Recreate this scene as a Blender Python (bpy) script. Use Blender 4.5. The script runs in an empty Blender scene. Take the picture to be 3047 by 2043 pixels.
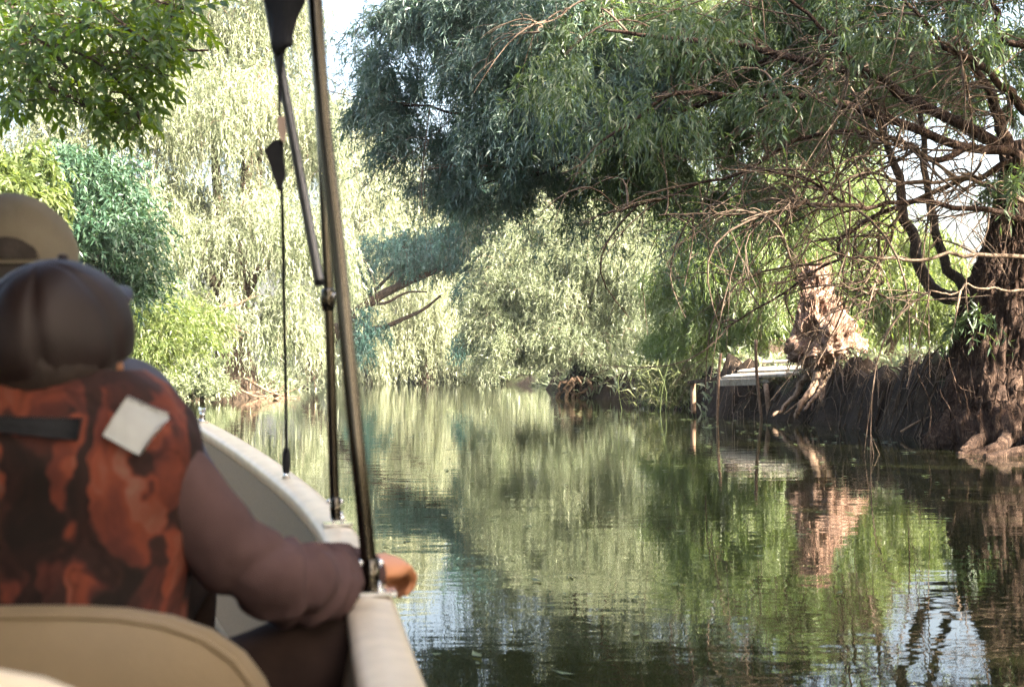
import bpy, bmesh, math, random
import numpy as np
from mathutils import Vector, noise as mnoise

# ------------------------------------------------------------------ camera, sky, sun, exposure
SC = bpy.context.scene
COL = SC.collection
EYE = 0.95                    # metres above the water
F = 4232.0                    # 50 mm lens on the 3047 px wide frame
HZ = 1090.0                   # row of the horizon

cd = bpy.data.cameras.new('camera')
cam = bpy.data.objects.new('camera', cd)
COL.objects.link(cam)
cam.location = (0, 0, EYE)
cam.rotation_euler = (math.radians(90), 0, 0)
cd.sensor_width = 36.0
cd.lens = 50.0
cd.shift_y = (HZ - 1021.5) / 3047.0
cd.clip_start = 0.05
cd.clip_end = 3000
cd.dof.use_dof = True
cd.dof.focus_distance = 27.0
cd.dof.aperture_fstop = 6.0
SC.camera = cam

SUN_DIR = Vector((0.70, -0.50, 0.62)).normalized()     # towards the sun
SUN_EL = math.asin(SUN_DIR.z)
SUN_AZ = math.atan2(SUN_DIR.x, SUN_DIR.y)
world = bpy.data.worlds.new('World')
SC.world = world
world.use_nodes = True
wn = world.node_tree
bg = wn.nodes['Background']
sky = wn.nodes.new('ShaderNodeTexSky')
sky.sky_type = 'NISHITA'
sky.sun_disc = False
sky.sun_elevation = SUN_EL
sky.sun_rotation = SUN_AZ
sky.air_density = 1.0
sky.dust_density = 8.0
sky.ozone_density = 0.3
wn.links.new(sky.outputs[0], bg.inputs[0])
bg.inputs[1].default_value = 0.14

sd = bpy.data.lights.new('sun', 'SUN')
sun = bpy.data.objects.new('sun', sd)
COL.objects.link(sun)
sun.rotation_euler = SUN_DIR.to_track_quat('Z', 'Y').to_euler()
sun.location = (20, -10, 30)
sd.energy = 5.0
sd.angle = math.radians(0.5)
sd.color = (1.0, 0.925, 0.775)

SC.view_settings.view_transform = 'Standard'
SC.view_settings.look = 'None'
SC.view_settings.exposure = 2.9
SC.view_settings.gamma = 1.0
SC.view_settings.use_curve_mapping = False
SC.cycles.use_denoising = True
SC.cycles.denoising_prefilter = 'NONE'
SC.cycles.use_adaptive_sampling = False
SC.cycles.max_bounces = 7
SC.cycles.diffuse_bounces = 4
SC.cycles.glossy_bounces = 3
SC.cycles.transmission_bounces = 4
SC.cycles.sample_clamp_indirect = 6.0
SC.cycles.caustics_reflective = False
SC.cycles.caustics_refractive = False

R = np.random.default_rng(11)
random.seed(5)


# ------------------------------------------------------------------ helpers
def P(px, py, d):
    """Point at distance d (m) that the 50 mm lens sees at photo pixel px, py."""
    return np.array([(px - 1523.5) / F * d, d, EYE + (HZ - py) / F * d])


def link(name, me, mat=None, parent=None, smooth=False):
    o = bpy.data.objects.new(name, me)
    COL.objects.link(o)
    if mat is not None and len(me.materials) == 0:
        me.materials.append(mat)
    if parent is not None:
        o.parent = parent
    if smooth:
        me.polygons.foreach_set('use_smooth', np.ones(len(me.polygons), dtype=bool))
    return o


def empty(name, label, cat, loc=(0, 0, 0), group=None):
    o = bpy.data.objects.new(name, None)
    COL.objects.link(o)
    o.location = (0, 0, 0)
    o.empty_display_size = 0.2
    return tag(o, label, cat, group)


def tag(o, label=None, cat=None, group=None, kind=None):
    if label:
        o['label'] = label
    if cat:
        o['category'] = cat
    if group:
        o['group'] = group
    if kind:
        o['kind'] = kind
    return o


class MB:
    def __init__(self):
        self.v = []
        self.f = []
        self.n = 0

    def add(self, v, f):
        v = np.asarray(v, float).reshape(-1, 3)
        self.v.append(v)
        n = self.n
        self.f += [tuple(int(i) + n for i in q) for q in f]
        self.n += len(v)

    def build(self, name, mat=None, parent=None, smooth=True):
        me = bpy.data.meshes.new(name)
        me.from_pydata(np.concatenate(self.v).tolist(), [], self.f)
        me.update()
        return link(name, me, mat, parent, smooth)


def cr(pts, n):
    """Catmull-Rom resample of rows (any width) to n rows."""
    p = np.asarray(pts, float)
    if len(p) == 2:
        t = np.linspace(0, 1, n)[:, None]
        return p[0] * (1 - t) + p[1] * t
    q = np.vstack([2 * p[0] - p[1], p, 2 * p[-1] - p[-2]])
    s = np.linspace(0, len(p) - 1 - 1e-6, n)
    i = s.astype(int)
    t = (s - i)[:, None]
    a, b, c, d = q[i], q[i + 1], q[i + 2], q[i + 3]
    return 0.5 * (2 * b + (c - a) * t + (2 * a - 5 * b + 4 * c - d) * t ** 2 + (3 * b - a - 3 * c + d) * t ** 3)


def frames(p):
    T = np.gradient(p, axis=0)
    T /= np.linalg.norm(T, axis=1)[:, None] + 1e-9
    u = np.cross(T[0], [0.13, 0.31, 0.94])
    if np.linalg.norm(u) < 1e-3:
        u = np.cross(T[0], [1, 0, 0])
    U = []
    for t in T:
        u = u - t * np.dot(u, t)
        u = u / (np.linalg.norm(u) + 1e-9)
        U.append(u)
    U = np.array(U)
    return T, U, np.cross(T, U)


def ring_faces(nr, ns, cap=True):
    f = []
    for i in range(nr - 1):
        for j in range(ns):
            k = (j + 1) % ns
            f.append((i * ns + j, i * ns + k, (i + 1) * ns + k, (i + 1) * ns + j))
    if cap:
        f.append(tuple(range(ns))[::-1])
        f.append(tuple((nr - 1) * ns + j for j in range(ns)))
    return f


def tube(mb, p, r, ns=8, cap=True, disp=None, flat=1.0):
    p = np.asarray(p, float)
    r = np.broadcast_to(np.asarray(r, float), (len(p),))
    T, U, V = frames(p)
    a = np.linspace(0, 2 * math.pi, ns, endpoint=False)
    ca, sa = np.cos(a), np.sin(a)
    rr = r[:, None] * np.ones(ns)
    if disp is not None:
        rr = rr * disp(np.linspace(0, 1, len(p))[:, None], a[None, :])
    v = p[:, None, :] + rr[..., None] * (U[:, None, :] * ca[None, :, None] + V[:, None, :] * sa[None, :, None] * flat)
    mb.add(v.reshape(-1, 3), ring_faces(len(p), ns, cap))


def ellipsoid(mb, c, r, nu=20, nv=14, fn=None):
    c, r = np.asarray(c, float), np.asarray(r, float)
    th = np.linspace(0.0001, math.pi - 0.0001, nv)
    ph = np.linspace(0, 2 * math.pi, nu, endpoint=False)
    v = np.stack([np.sin(th)[:, None] * np.cos(ph), np.sin(th)[:, None] * np.sin(ph), np.cos(th)[:, None] * np.ones(nu)], -1).reshape(-1, 3)
    if fn is not None:
        v = fn(v)
    mb.add(c + v * r, ring_faces(nv, nu, True))


def box(mb, c, s, rot=None):
    c = np.asarray(c, float)
    h = np.asarray(s, float) / 2
    v = np.array([[x, y, z] for x in (-1, 1) for y in (-1, 1) for z in (-1, 1)]) * h
    if rot is not None:
        v = v @ np.asarray(rot).T
    mb.add(v + c, [(0, 1, 3, 2), (4, 6, 7, 5), (0, 4, 5, 1), (2, 3, 7, 6), (0, 2, 6, 4), (1, 5, 7, 3)])


def axes(x, up=(0, 0, 1)):
    x = np.asarray(x, float); x = x / np.linalg.norm(x)
    y = np.cross(up, x); y /= np.linalg.norm(y)
    return np.stack([x, y, np.cross(x, y)], 1)


def vnoise(p, seed=0):
    """lattice value noise, p (N,3) -> 0..1"""
    p = np.asarray(p, float)
    i = np.floor(p).astype(np.int64)
    f = p - i
    f = f * f * (3 - 2 * f)
    out = np.zeros(len(p))
    for dx in (0, 1):
        for dy in (0, 1):
            for dz in (0, 1):
                h = (i[:, 0] + dx) * 374761393 + (i[:, 1] + dy) * 668265263 + (i[:, 2] + dz) * 2147483647 + seed * 974634777
                h = (h ^ (h >> 13)) * 1274126177
                h = ((h ^ (h >> 16)) & 0xffff) / 65535.0
                w = (f[:, 0] if dx else 1 - f[:, 0]) * (f[:, 1] if dy else 1 - f[:, 1]) * (f[:, 2] if dz else 1 - f[:, 2])
                out += h * w
    return out


def fbm(p, oct=4, seed=0):
    p = np.asarray(p, float)
    s, a, t = 0, 0.5, 0
    for k in range(oct):
        s = s + a * vnoise(p * 2 ** k, seed + k)
        t += a
        a *= 0.5
    return s / t


def nrm(v):
    return v / (np.linalg.norm(v, axis=-1, keepdims=True) + 1e-9)


# ------------------------------------------------------------------ materials
def new_mat(name):
    m = bpy.data.materials.new(name)
    m.use_nodes = True
    nt = m.node_tree
    return m, nt, nt.nodes['Principled BSDF']


def N(nt, t, **kw):
    n = nt.nodes.new(t)
    for k, v in kw.items():
        if k.startswith('i_'):
            n.inputs[int(k[2:])].default_value = v
        else:
            setattr(n, k, v)
    return n


def ramp(nt, src, stops):
    r = nt.nodes.new('ShaderNodeValToRGB')
    e = r.color_ramp.elements
    while len(e) < len(stops):
        e.new(0.5)
    for el, (p, c) in zip(e, stops):
        el.position = p
        el.color = (*c, 1)
    nt.links.new(src, r.inputs[0])
    return r.outputs[0]


def noisetex(nt, scale, detail=4, rough=0.55, coord='Object', dist=0.0, stretch=None):
    tc = nt.nodes.new('ShaderNodeTexCoord')
    src = tc.outputs[coord]
    if stretch:
        mp = nt.nodes.new('ShaderNodeMapping')
        mp.inputs['Scale'].default_value = stretch
        nt.links.new(src, mp.inputs[0])
        src = mp.outputs[0]
    n = nt.nodes.new('ShaderNodeTexNoise')
    n.inputs['Scale'].default_value = scale
    n.inputs['Detail'].default_value = detail
    n.inputs['Roughness'].default_value = rough
    n.inputs['Distortion'].default_value = dist
    nt.links.new(src, n.inputs['Vector'])
    return n.outputs['Fac']


def bump(nt, bsdf, h, strength=0.5, dist=0.02):
    b = nt.nodes.new('ShaderNodeBump')
    b.inputs['Strength'].default_value = strength
    b.inputs['Distance'].default_value = dist
    nt.links.new(h, b.inputs['Height'])
    nt.links.new(b.outputs[0], bsdf.inputs['Normal'])


def leaf_mat(name, dark, mid, pale, trans, tmix=0.35, gloss=0.35, rough=0.42):
    m, nt, b = new_mat(name)
    at = N(nt, 'ShaderNodeAttribute', attribute_name='v')
    c = ramp(nt, at.outputs['Fac'], [(0.0, dark), (0.5, mid), (1.0, pale)])
    nt.links.new(c, b.inputs['Base Color'])
    b.inputs['Roughness'].default_value = rough
    b.inputs['Specular IOR Level'].default_value = gloss
    tr = N(nt, 'ShaderNodeBsdfTranslucent')
    tr.inputs[0].default_value = (*trans, 1)
    mx = N(nt, 'ShaderNodeMixShader')
    mx.inputs[0].default_value = tmix
    nt.links.new(b.outputs[0], mx.inputs[1])
    nt.links.new(tr.outputs[0], mx.inputs[2])
    nt.links.new(mx.outputs[0], nt.nodes['Material Output'].inputs[0])
    return m


LEAF_PALE = leaf_mat('pale_willow_leaf', (0.115, 0.145, 0.08), (0.20, 0.225, 0.14), (0.36, 0.37, 0.275), (0.25, 0.29, 0.165), 0.36)
LEAF_FAR = leaf_mat('far_willow_leaf', (0.15, 0.175, 0.10), (0.225, 0.245, 0.155), (0.36, 0.365, 0.26), (0.28, 0.31, 0.175), 0.36)
LEAF_BUSH = leaf_mat('sallow_leaf', (0.12, 0.15, 0.085), (0.20, 0.23, 0.14), (0.32, 0.335, 0.23), (0.24, 0.28, 0.13), 0.34)
LEAF_TEAL = leaf_mat('shade_tint_willow_leaf', (0.070, 0.13, 0.105), (0.14, 0.205, 0.17), (0.27, 0.33, 0.29), (0.08, 0.15, 0.055), 0.30, 0.6)  # teal puts the crown's shade and sky tint into the leaf colour
LEAF_LEAN = leaf_mat('shade_tint_lean_leaf', (0.030, 0.10, 0.082), (0.060, 0.155, 0.130), (0.13, 0.24, 0.21), (0.07, 0.15, 0.07), 0.28, 0.5)  # the leaning tree's shade, put into its leaf colour as blue-green
LEAF_GREEN = leaf_mat('green_willow_leaf', (0.07, 0.105, 0.035), (0.13, 0.175, 0.065), (0.27, 0.30, 0.18), (0.22, 0.31, 0.05), 0.42, 0.6)
LEAF_SHADE = leaf_mat('deep_green_leaf', (0.042, 0.075, 0.038), (0.082, 0.125, 0.065), (0.20, 0.24, 0.155), (0.17, 0.25, 0.05), 0.36, 0.5)
LEAF_LIME = leaf_mat('lime_leaf', (0.055, 0.085, 0.028), (0.115, 0.15, 0.055), (0.25, 0.27, 0.135), (0.23, 0.30, 0.055), 0.45, 0.4)
LEAF_ELDER = leaf_mat('elder_leaf', (0.026, 0.065, 0.036), (0.05, 0.105, 0.062), (0.11, 0.17, 0.105), (0.08, 0.15, 0.045), 0.3, 0.5)
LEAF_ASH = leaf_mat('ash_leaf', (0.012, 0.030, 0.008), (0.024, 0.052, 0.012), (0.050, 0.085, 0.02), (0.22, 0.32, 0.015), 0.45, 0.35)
LEAF_REED = leaf_mat('reed_leaf', (0.10, 0.13, 0.05), (0.18, 0.20, 0.09), (0.30, 0.29, 0.17), (0.22, 0.24, 0.08), 0.3)


def bark_mat(name, a, b_, c, scale=6.0, bd=0.03):
    m, nt, b = new_mat(name)
    f = noisetex(nt, scale, 8, 0.68, dist=0.8, stretch=(1, 1, 0.35))
    f2 = noisetex(nt, scale * 5, 5, 0.6, dist=1.5, stretch=(1, 1, 0.22))
    mxx = N(nt, 'ShaderNodeMath', operation='MULTIPLY_ADD')
    nt.links.new(f2, mxx.inputs[0])
    mxx.inputs[1].default_value = 0.55
    sc2 = N(nt, 'ShaderNodeMath', operation='MULTIPLY')
    nt.links.new(f, sc2.inputs[0])
    sc2.inputs[1].default_value = 0.5
    nt.links.new(sc2.outputs[0], mxx.inputs[2])
    f = mxx.outputs[0]
    nt.links.new(ramp(nt, f, [(0.40, a), (0.53, b_), (0.66, c)]), b.inputs['Base Color'])
    b.inputs['Roughness'].default_value = 0.9
    b.inputs['Specular IOR Level'].default_value = 0.2
    bump(nt, b, f, 0.9, bd)
    return m


BARK = bark_mat('willow_bark', (0.013, 0.008, 0.006), (0.048, 0.028, 0.020), (0.155, 0.10, 0.072), 7.0, 0.06)
BARK_S = bark_mat('reddish_stump_bark', (0.05, 0.026, 0.017), (0.26, 0.155, 0.11), (0.52, 0.38, 0.30), 8.0, 0.05)
BARK_D = bark_mat('shaded_bark', (0.02, 0.015, 0.011), (0.06, 0.042, 0.03), (0.14, 0.10, 0.075), 9.0)
TWIG = bark_mat('twig_bark', (0.055, 0.036, 0.026), (0.135, 0.095, 0.068), (0.27, 0.20, 0.15), 14.0, 0.004)
ROOT = bark_mat('root_bark', (0.06, 0.036, 0.024), (0.20, 0.13, 0.088), (0.38, 0.27, 0.19), 10.0, 0.01)
WOOD = bark_mat('weathered_plank', (0.22, 0.19, 0.15), (0.38, 0.34, 0.28), (0.52, 0.48, 0.40), 9.0, 0.004)


def soil_mat():
    m, nt, b = new_mat('river_soil')
    f = noisetex(nt, 2.2, 9, 0.7)
    g = noisetex(nt, 0.35, 3, 0.5)
    a = ramp(nt, f, [(0.3, (0.010, 0.007, 0.005)), (0.55, (0.030, 0.020, 0.013)), (0.8, (0.075, 0.052, 0.034))])
    c = ramp(nt, f, [(0.3, (0.018, 0.022, 0.009)), (0.6, (0.045, 0.050, 0.02)), (0.8, (0.085, 0.08, 0.042))])
    geo = N(nt, 'ShaderNodeNewGeometry')
    sep = N(nt, 'ShaderNodeSeparateXYZ')
    nt.links.new(geo.outputs['True Normal'], sep.inputs[0])
    mth = N(nt, 'ShaderNodeMath', operation='MULTIPLY')
    nt.links.new(sep.outputs['Z'], mth.inputs[0])
    nt.links.new(g, mth.inputs[1])
    rr = ramp(nt, mth.outputs[0], [(0.36, (0, 0, 0)), (0.5, (1, 1, 1))])
    mx = N(nt, 'ShaderNodeMix', data_type='RGBA')
    nt.links.new(rr, mx.inputs['Factor'])
    nt.links.new(a, mx.inputs['A'])
    nt.links.new(c, mx.inputs['B'])
    nt.links.new(mx.outputs['Result'], b.inputs['Base Color'])
    b.inputs['Roughness'].default_value = 0.95
    b.inputs['Specular IOR Level'].default_value = 0.15
    bump(nt, b, f, 1.0, 0.12)
    return m


SOIL = soil_mat()


def water_mat():
    m, nt, b = new_mat('river_water')
    b.inputs['Base Color'].default_value = (0.014, 0.0155, 0.006, 1)
    b.inputs['Roughness'].default_value = 0.012
    b.inputs['IOR'].default_value = 1.333
    n1 = noisetex(nt, 1.0, 3, 0.55, stretch=(0.9, 2.6, 1))
    n2 = noisetex(nt, 1.0, 2, 0.5, stretch=(5.0, 9.0, 1))
    n3 = noisetex(nt, 1.0, 2, 0.5, stretch=(0.10, 0.30, 1))
    msk = ramp(nt, n3, [(0.42, (0.15,) * 3), (0.62, (1,) * 3)])
    mul = N(nt, 'ShaderNodeMath', operation='MULTIPLY')
    nt.links.new(n2, mul.inputs[0])
    nt.links.new(msk, mul.inputs[1])
    b1 = N(nt, 'ShaderNodeBump')
    b1.inputs['Strength'].default_value = 1.0
    b1.inputs['Distance'].default_value = 0.0022
    nt.links.new(n1, b1.inputs['Height'])
    b2 = N(nt, 'ShaderNodeBump')
    b2.inputs['Strength'].default_value = 1.0
    b2.inputs['Distance'].default_value = 0.0010
    nt.links.new(mul.outputs[0], b2.inputs['Height'])
    nt.links.new(b1.outputs[0], b2.inputs['Normal'])
    nt.links.new(b2.outputs[0], b.inputs['Normal'])
    return m


def plain(name, col, rough=0.5, metal=0.0, spec=0.5, var=0.15, vscale=8.0, bd=0.0, bscale=60.0):
    m, nt, b = new_mat(name)
    f = noisetex(nt, vscale, 5, 0.6)
    lo = tuple(c * (1 - var) for c in col)
    hi = tuple(min(1, c * (1 + var)) for c in col)
    nt.links.new(ramp(nt, f, [(0.3, lo), (0.7, hi)]), b.inputs['Base Color'])
    b.inputs['Roughness'].default_value = rough
    b.inputs['Metallic'].default_value = metal
    b.inputs['Specular IOR Level'].default_value = spec
    if bd:
        bump(nt, b, noisetex(nt, bscale, 4, 0.6), 0.6, bd)
    return m


GEL = plain('white_gelcoat', (0.50, 0.415, 0.305), 0.4, 0, 0.5, 0.16, 14.0)
LINER = plain('speckled_liner', (0.19, 0.142, 0.085), 0.8, 0, 0.3, 0.12, 120.0, 0.001, 200.0)
STEEL = plain('bronzed_steel_tube', (0.075, 0.066, 0.052), 0.2, 1.0, 0.5, 0.18, 5.0)
STEEL_D = plain('dark_steel_tube', (0.10, 0.10, 0.11), 0.3, 1.0, 0.5, 0.15, 5.0)
CHROME = plain('polished_steel', (0.62, 0.62, 0.62), 0.18, 1.0, 0.5, 0.08, 20.0)
BLACKF = plain('black_canvas', (0.012, 0.012, 0.014), 0.85, 0, 0.25, 0.3, 30.0, 0.001, 300.0)
SEAT_T = plain('tan_vinyl', (0.150, 0.108, 0.060), 0.6, 0, 0.4, 0.12, 7.0, 0.0008, 160.0)
SEAT_C = plain('cream_vinyl', (0.58, 0.50, 0.38), 0.5, 0, 0.4, 0.08, 7.0, 0.0008, 160.0)
SKIN = plain('skin', (0.42, 0.18, 0.085), 0.5, 0, 0.4, 0.10, 22.0, 0.0006, 180.0)
SHIRT_A = plain('mauve_brown_shirt', (0.070, 0.042, 0.041), 0.95, 0, 0.12, 0.16, 12.0, 0.0012, 260.0)
SHIRT_B = plain('slate_blue_shirt', (0.062, 0.066, 0.092), 0.95, 0, 0.12, 0.12, 12.0, 0.0012, 260.0)
TROUSERS = plain('dark_brown_trousers', (0.022, 0.013, 0.010), 0.95, 0, 0.12, 0.3, 14.0, 0.001, 200.0)
CAP_A = plain('dark_brown_cap_cloth', (0.015, 0.0075, 0.0065), 0.55, 0, 0.3, 0.22, 10.0, 0.0008, 300.0)
CAP_B = plain('khaki_cap_cloth', (0.175, 0.150, 0.115), 0.95, 0, 0.15, 0.10, 12.0, 0.0012, 240.0)
HAIR = plain('dark_hair', (0.018, 0.010, 0.007), 0.6, 0, 0.4, 0.4, 60.0, 0.002, 120.0)
SILVER = plain('grey_reflective_patch', (0.27, 0.275, 0.265), 0.5, 0.0, 0.5, 0.10, 30.0)
TAGM = plain('beige_label', (0.36, 0.27, 0.22), 0.8, 0, 0.2, 0.1, 60.0)
WATER = water_mat()


def camo_mat():
    m, nt, b = new_mat('orange_camouflage')
    tc = N(nt, 'ShaderNodeTexCoord')
    n0 = N(nt, 'ShaderNodeTexNoise')
    n0.inputs['Scale'].default_value = 9.0
    n0.inputs['Detail'].default_value = 3
    nt.links.new(tc.outputs['Object'], n0.inputs['Vector'])
    mx0 = N(nt, 'ShaderNodeMix', data_type='RGBA')
    mx0.inputs['Factor'].default_value = 0.12
    nt.links.new(tc.outputs['Object'], mx0.inputs['A'])
    nt.links.new(n0.outputs['Color'], mx0.inputs['B'])
    mp = N(nt, 'ShaderNodeMapping')
    mp.inputs['Scale'].default_value = (1.5, 1.0, 0.62)
    mp.inputs['Rotation'].default_value = (0, 0.6, 0)
    nt.links.new(mx0.outputs['Result'], mp.inputs[0])
    big = N(nt, 'ShaderNodeTexNoise')
    big.inputs['Scale'].default_value = 13.0
    big.inputs['Detail'].default_value = 6
    big.inputs['Roughness'].default_value = 0.6
    big.inputs['Distortion'].default_value = 0.45
    nt.links.new(mp.outputs[0], big.inputs['Vector'])
    cell = N(nt, 'ShaderNodeTexVoronoi', feature='SMOOTH_F1')
    cell.inputs['Scale'].default_value = 21.0
    cell.inputs['Smoothness'].default_value = 0.25
    cell.inputs['Randomness'].default_value = 1.0
    nt.links.new(mp.outputs[0], cell.inputs['Vector'])
    sepc = N(nt, 'ShaderNodeSeparateColor')
    nt.links.new(cell.outputs['Color'], sepc.inputs[0])
    mixf = N(nt, 'ShaderNodeMix', data_type='FLOAT')
    mixf.inputs[0].default_value = 0.55
    nt.links.new(sepc.outputs[0], mixf.inputs[2])
    nt.links.new(big.outputs['Fac'], mixf.inputs[3])
    c1 = ramp(nt, mixf.outputs[0], [(0.24, (0.010, 0.006, 0.005)), (0.40, (0.026, 0.011, 0.009)), (0.52, (0.070, 0.019, 0.014)),
                                    (0.64, (0.135, 0.033, 0.017)), (0.82, (0.15, 0.085, 0.066))])
    v = N(nt, 'ShaderNodeTexVoronoi', feature='DISTANCE_TO_EDGE')
    v.inputs['Scale'].default_value = 7.5
    nt.links.new(mp.outputs[0], v.inputs['Vector'])
    ln = ramp(nt, v.outputs['Distance'], [(0.0, (0, 0, 0)), (0.012, (0, 0, 0)), (0.03, (1, 1, 1))])
    mu = N(nt, 'ShaderNodeMix', data_type='RGBA', blend_type='MULTIPLY')
    mu.inputs['Factor'].default_value = 0.3
    nt.links.new(c1, mu.inputs['A'])
    nt.links.new(ln, mu.inputs['B'])
    nt.links.new(mu.outputs['Result'], b.inputs['Base Color'])
    b.inputs['Roughness'].default_value = 0.85
    b.inputs['Specular IOR Level'].default_value = 0.2
    bump(nt, b, noisetex(nt, 220.0, 3), 0.4, 0.001)
    return m


CAMO = camo_mat()

# ------------------------------------------------------------------ ground, river
RIGHT = [(9.5, -40), (8.6, -12), (7.8, 3), (6.9, 10), (6.1, 14.5), (5.55, 16.9), (5.35, 18.3), (5.2, 21), (4.75, 23.9), (3.95, 26.1), (3.7, 28), (3.75, 31.5),
         (3.8, 34), (3.3, 38), (2.2, 42), (1.5, 45), (1.8, 55), (1.0, 68), (-1.5, 80), (-4.0, 88)]
LEFT = [(-9.0, 86), (-9.4, 76), (-8.6, 66), (-8.3, 56), (-8.2, 50), (-8.5, 44), (-8.9, 39), (-9.2, 33), (-9.0, 25), (-8.3, 15), (-8, 5), (-8.5, -12), (-9.5, -40)]
POLY = np.array(RIGHT + LEFT, float)


def river_sd(x, y):
    """signed distance to the river outline, + on land"""
    p = np.stack([x, y], -1)
    best = np.full(len(p), 1e9)
    inside = np.zeros(len(p), bool)
    for k in range(len(POLY)):
        a, b = POLY[k], POLY[(k + 1) % len(POLY)]
        ab = b - a
        t = np.clip(((p - a) @ ab) / (ab @ ab), 0, 1)
        best = np.minimum(best, np.linalg.norm(p - a - t[:, None] * ab, axis=1))
        c = (a[1] > p[:, 1]) != (b[1] > p[:, 1])
        xi = a[0] + (p[:, 1] - a[1]) / (b[1] - a[1] + 1e-12) * ab[0]
        inside ^= c & (p[:, 0] < xi)
    return np.where(inside, -best, best)


def ground_z(x, y):
    x, y = np.asarray(x, float), np.asarray(y, float)
    s = river_sd(x, y) + (fbm(np.stack([x * 0.9, y * 0.9, x * 0], -1), 3, 3) - 0.5) * 0.5
    right = (x > 0) & (y < 60)
    w = np.where(right, 0.75, 1.3)
    top = np.where(right, 0.84, 0.55)
    t = np.clip((s + 0.15) / w, 0, 1)
    t = t * t * (3 - 2 * t)
    z = -0.5 * (1 - t) + top * t - np.clip(-s, 0, 2) * 0.3
    z = z + (fbm(np.stack([x * 0.6, y * 0.6, x * 0 + 5], -1), 4, 9) - 0.5) * 0.5 * t
    rough = (fbm(np.stack([x * 2.6, y * 2.6, x * 0 + 9], -1), 3, 15) - 0.5) * np.where(right & (s > -0.6) & (s < 3), 0.95, 0.1)
    return z + rough * np.clip(s + 0.6, 0, 1) + np.clip(s - 2, 0, 20) * 0.02


def axis(parts):
    return np.unique(np.round(np.concatenate([np.arange(a, b, s) for a, b, s in parts]), 4))


gx = axis([(-240, -60, 30), (-60, -16, 4), (-16, -6, 0.5), (-6, 2, 1), (2, 13, 0.25), (13, 60, 4), (60, 241, 30)])
gy = axis([(-120, -60, 30), (-60, 6, 4), (6, 12, 1), (12, 36, 0.25), (36, 96, 0.8), (96, 140, 4), (140, 441, 30)])
X, Y = np.meshgrid(gx, gy)
Z = ground_z(X.ravel(), Y.ravel())
nx, ny = len(gx), len(gy)
mb = MB()
idx = np.arange(nx * ny).reshape(ny, nx)
qf = np.stack([idx[:-1, :-1], idx[:-1, 1:], idx[1:, 1:], idx[1:, :-1]], -1).reshape(-1, 4)
mb.add(np.stack([X.ravel(), Y.ravel(), Z], -1), qf)
tag(mb.build('ground', SOIL), kind='structure')

mb = MB()
mb.add([(-14, -45, 0), (14, -45, 0), (14, 98, 0), (-14, 98, 0)], [(0, 1, 2, 3)])
tag(mb.build('river', WATER, smooth=False), kind='structure')


# ------------------------------------------------------------------ foliage
def leaves(name, base, d, L, W, v, mat, parent=None, curl=0.12, tri=False):
    n = len(base)
    rnd = nrm(R.normal(size=(n, 3)))
    r = nrm(np.cross(d, rnd))
    nn = np.cross(d, r)
    L = L[:, None]
    W = W[:, None]
    m = 3 if tri else 4
    v4 = np.empty((n, m, 3), np.float32)
    tip = base + d * L - np.array([0, 0, 1]) * L * curl
    if tri:
        v4[:, 0] = base + r * W * 0.4
        v4[:, 1] = tip
        v4[:, 2] = base - r * W * 0.4
    else:
        v4[:, 0] = base
        v4[:, 1] = base + d * L * 0.42 + r * W * 0.5 + nn * W * 0.18
        v4[:, 2] = tip
        v4[:, 3] = base + d * L * 0.42 - r * W * 0.5 + nn * W * 0.18
    me = bpy.data.meshes.new(name)
    me.vertices.add(m * n)
    me.vertices.foreach_set('co', v4.ravel())
    me.loops.add(m * n)
    me.loops.foreach_set('vertex_index', np.arange(m * n, dtype=np.int32))
    me.polygons.add(n)
    me.polygons.foreach_set('loop_start', np.arange(0, m * n, m, dtype=np.int32))
    at = me.attributes.new('v', 'FLOAT', 'FACE')
    at.data.foreach_set('value', np.clip(v, 0, 1).astype(np.float32))
    me.update(calc_edges=True)
    return link(name, me, mat, parent)


def B(px, py, d, rx, ry, rd):
    """crown lobe: centre and radii in metres"""
    return (P(px, py, d), np.array([rx / F * d, rd, ry / F * d]))


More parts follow.
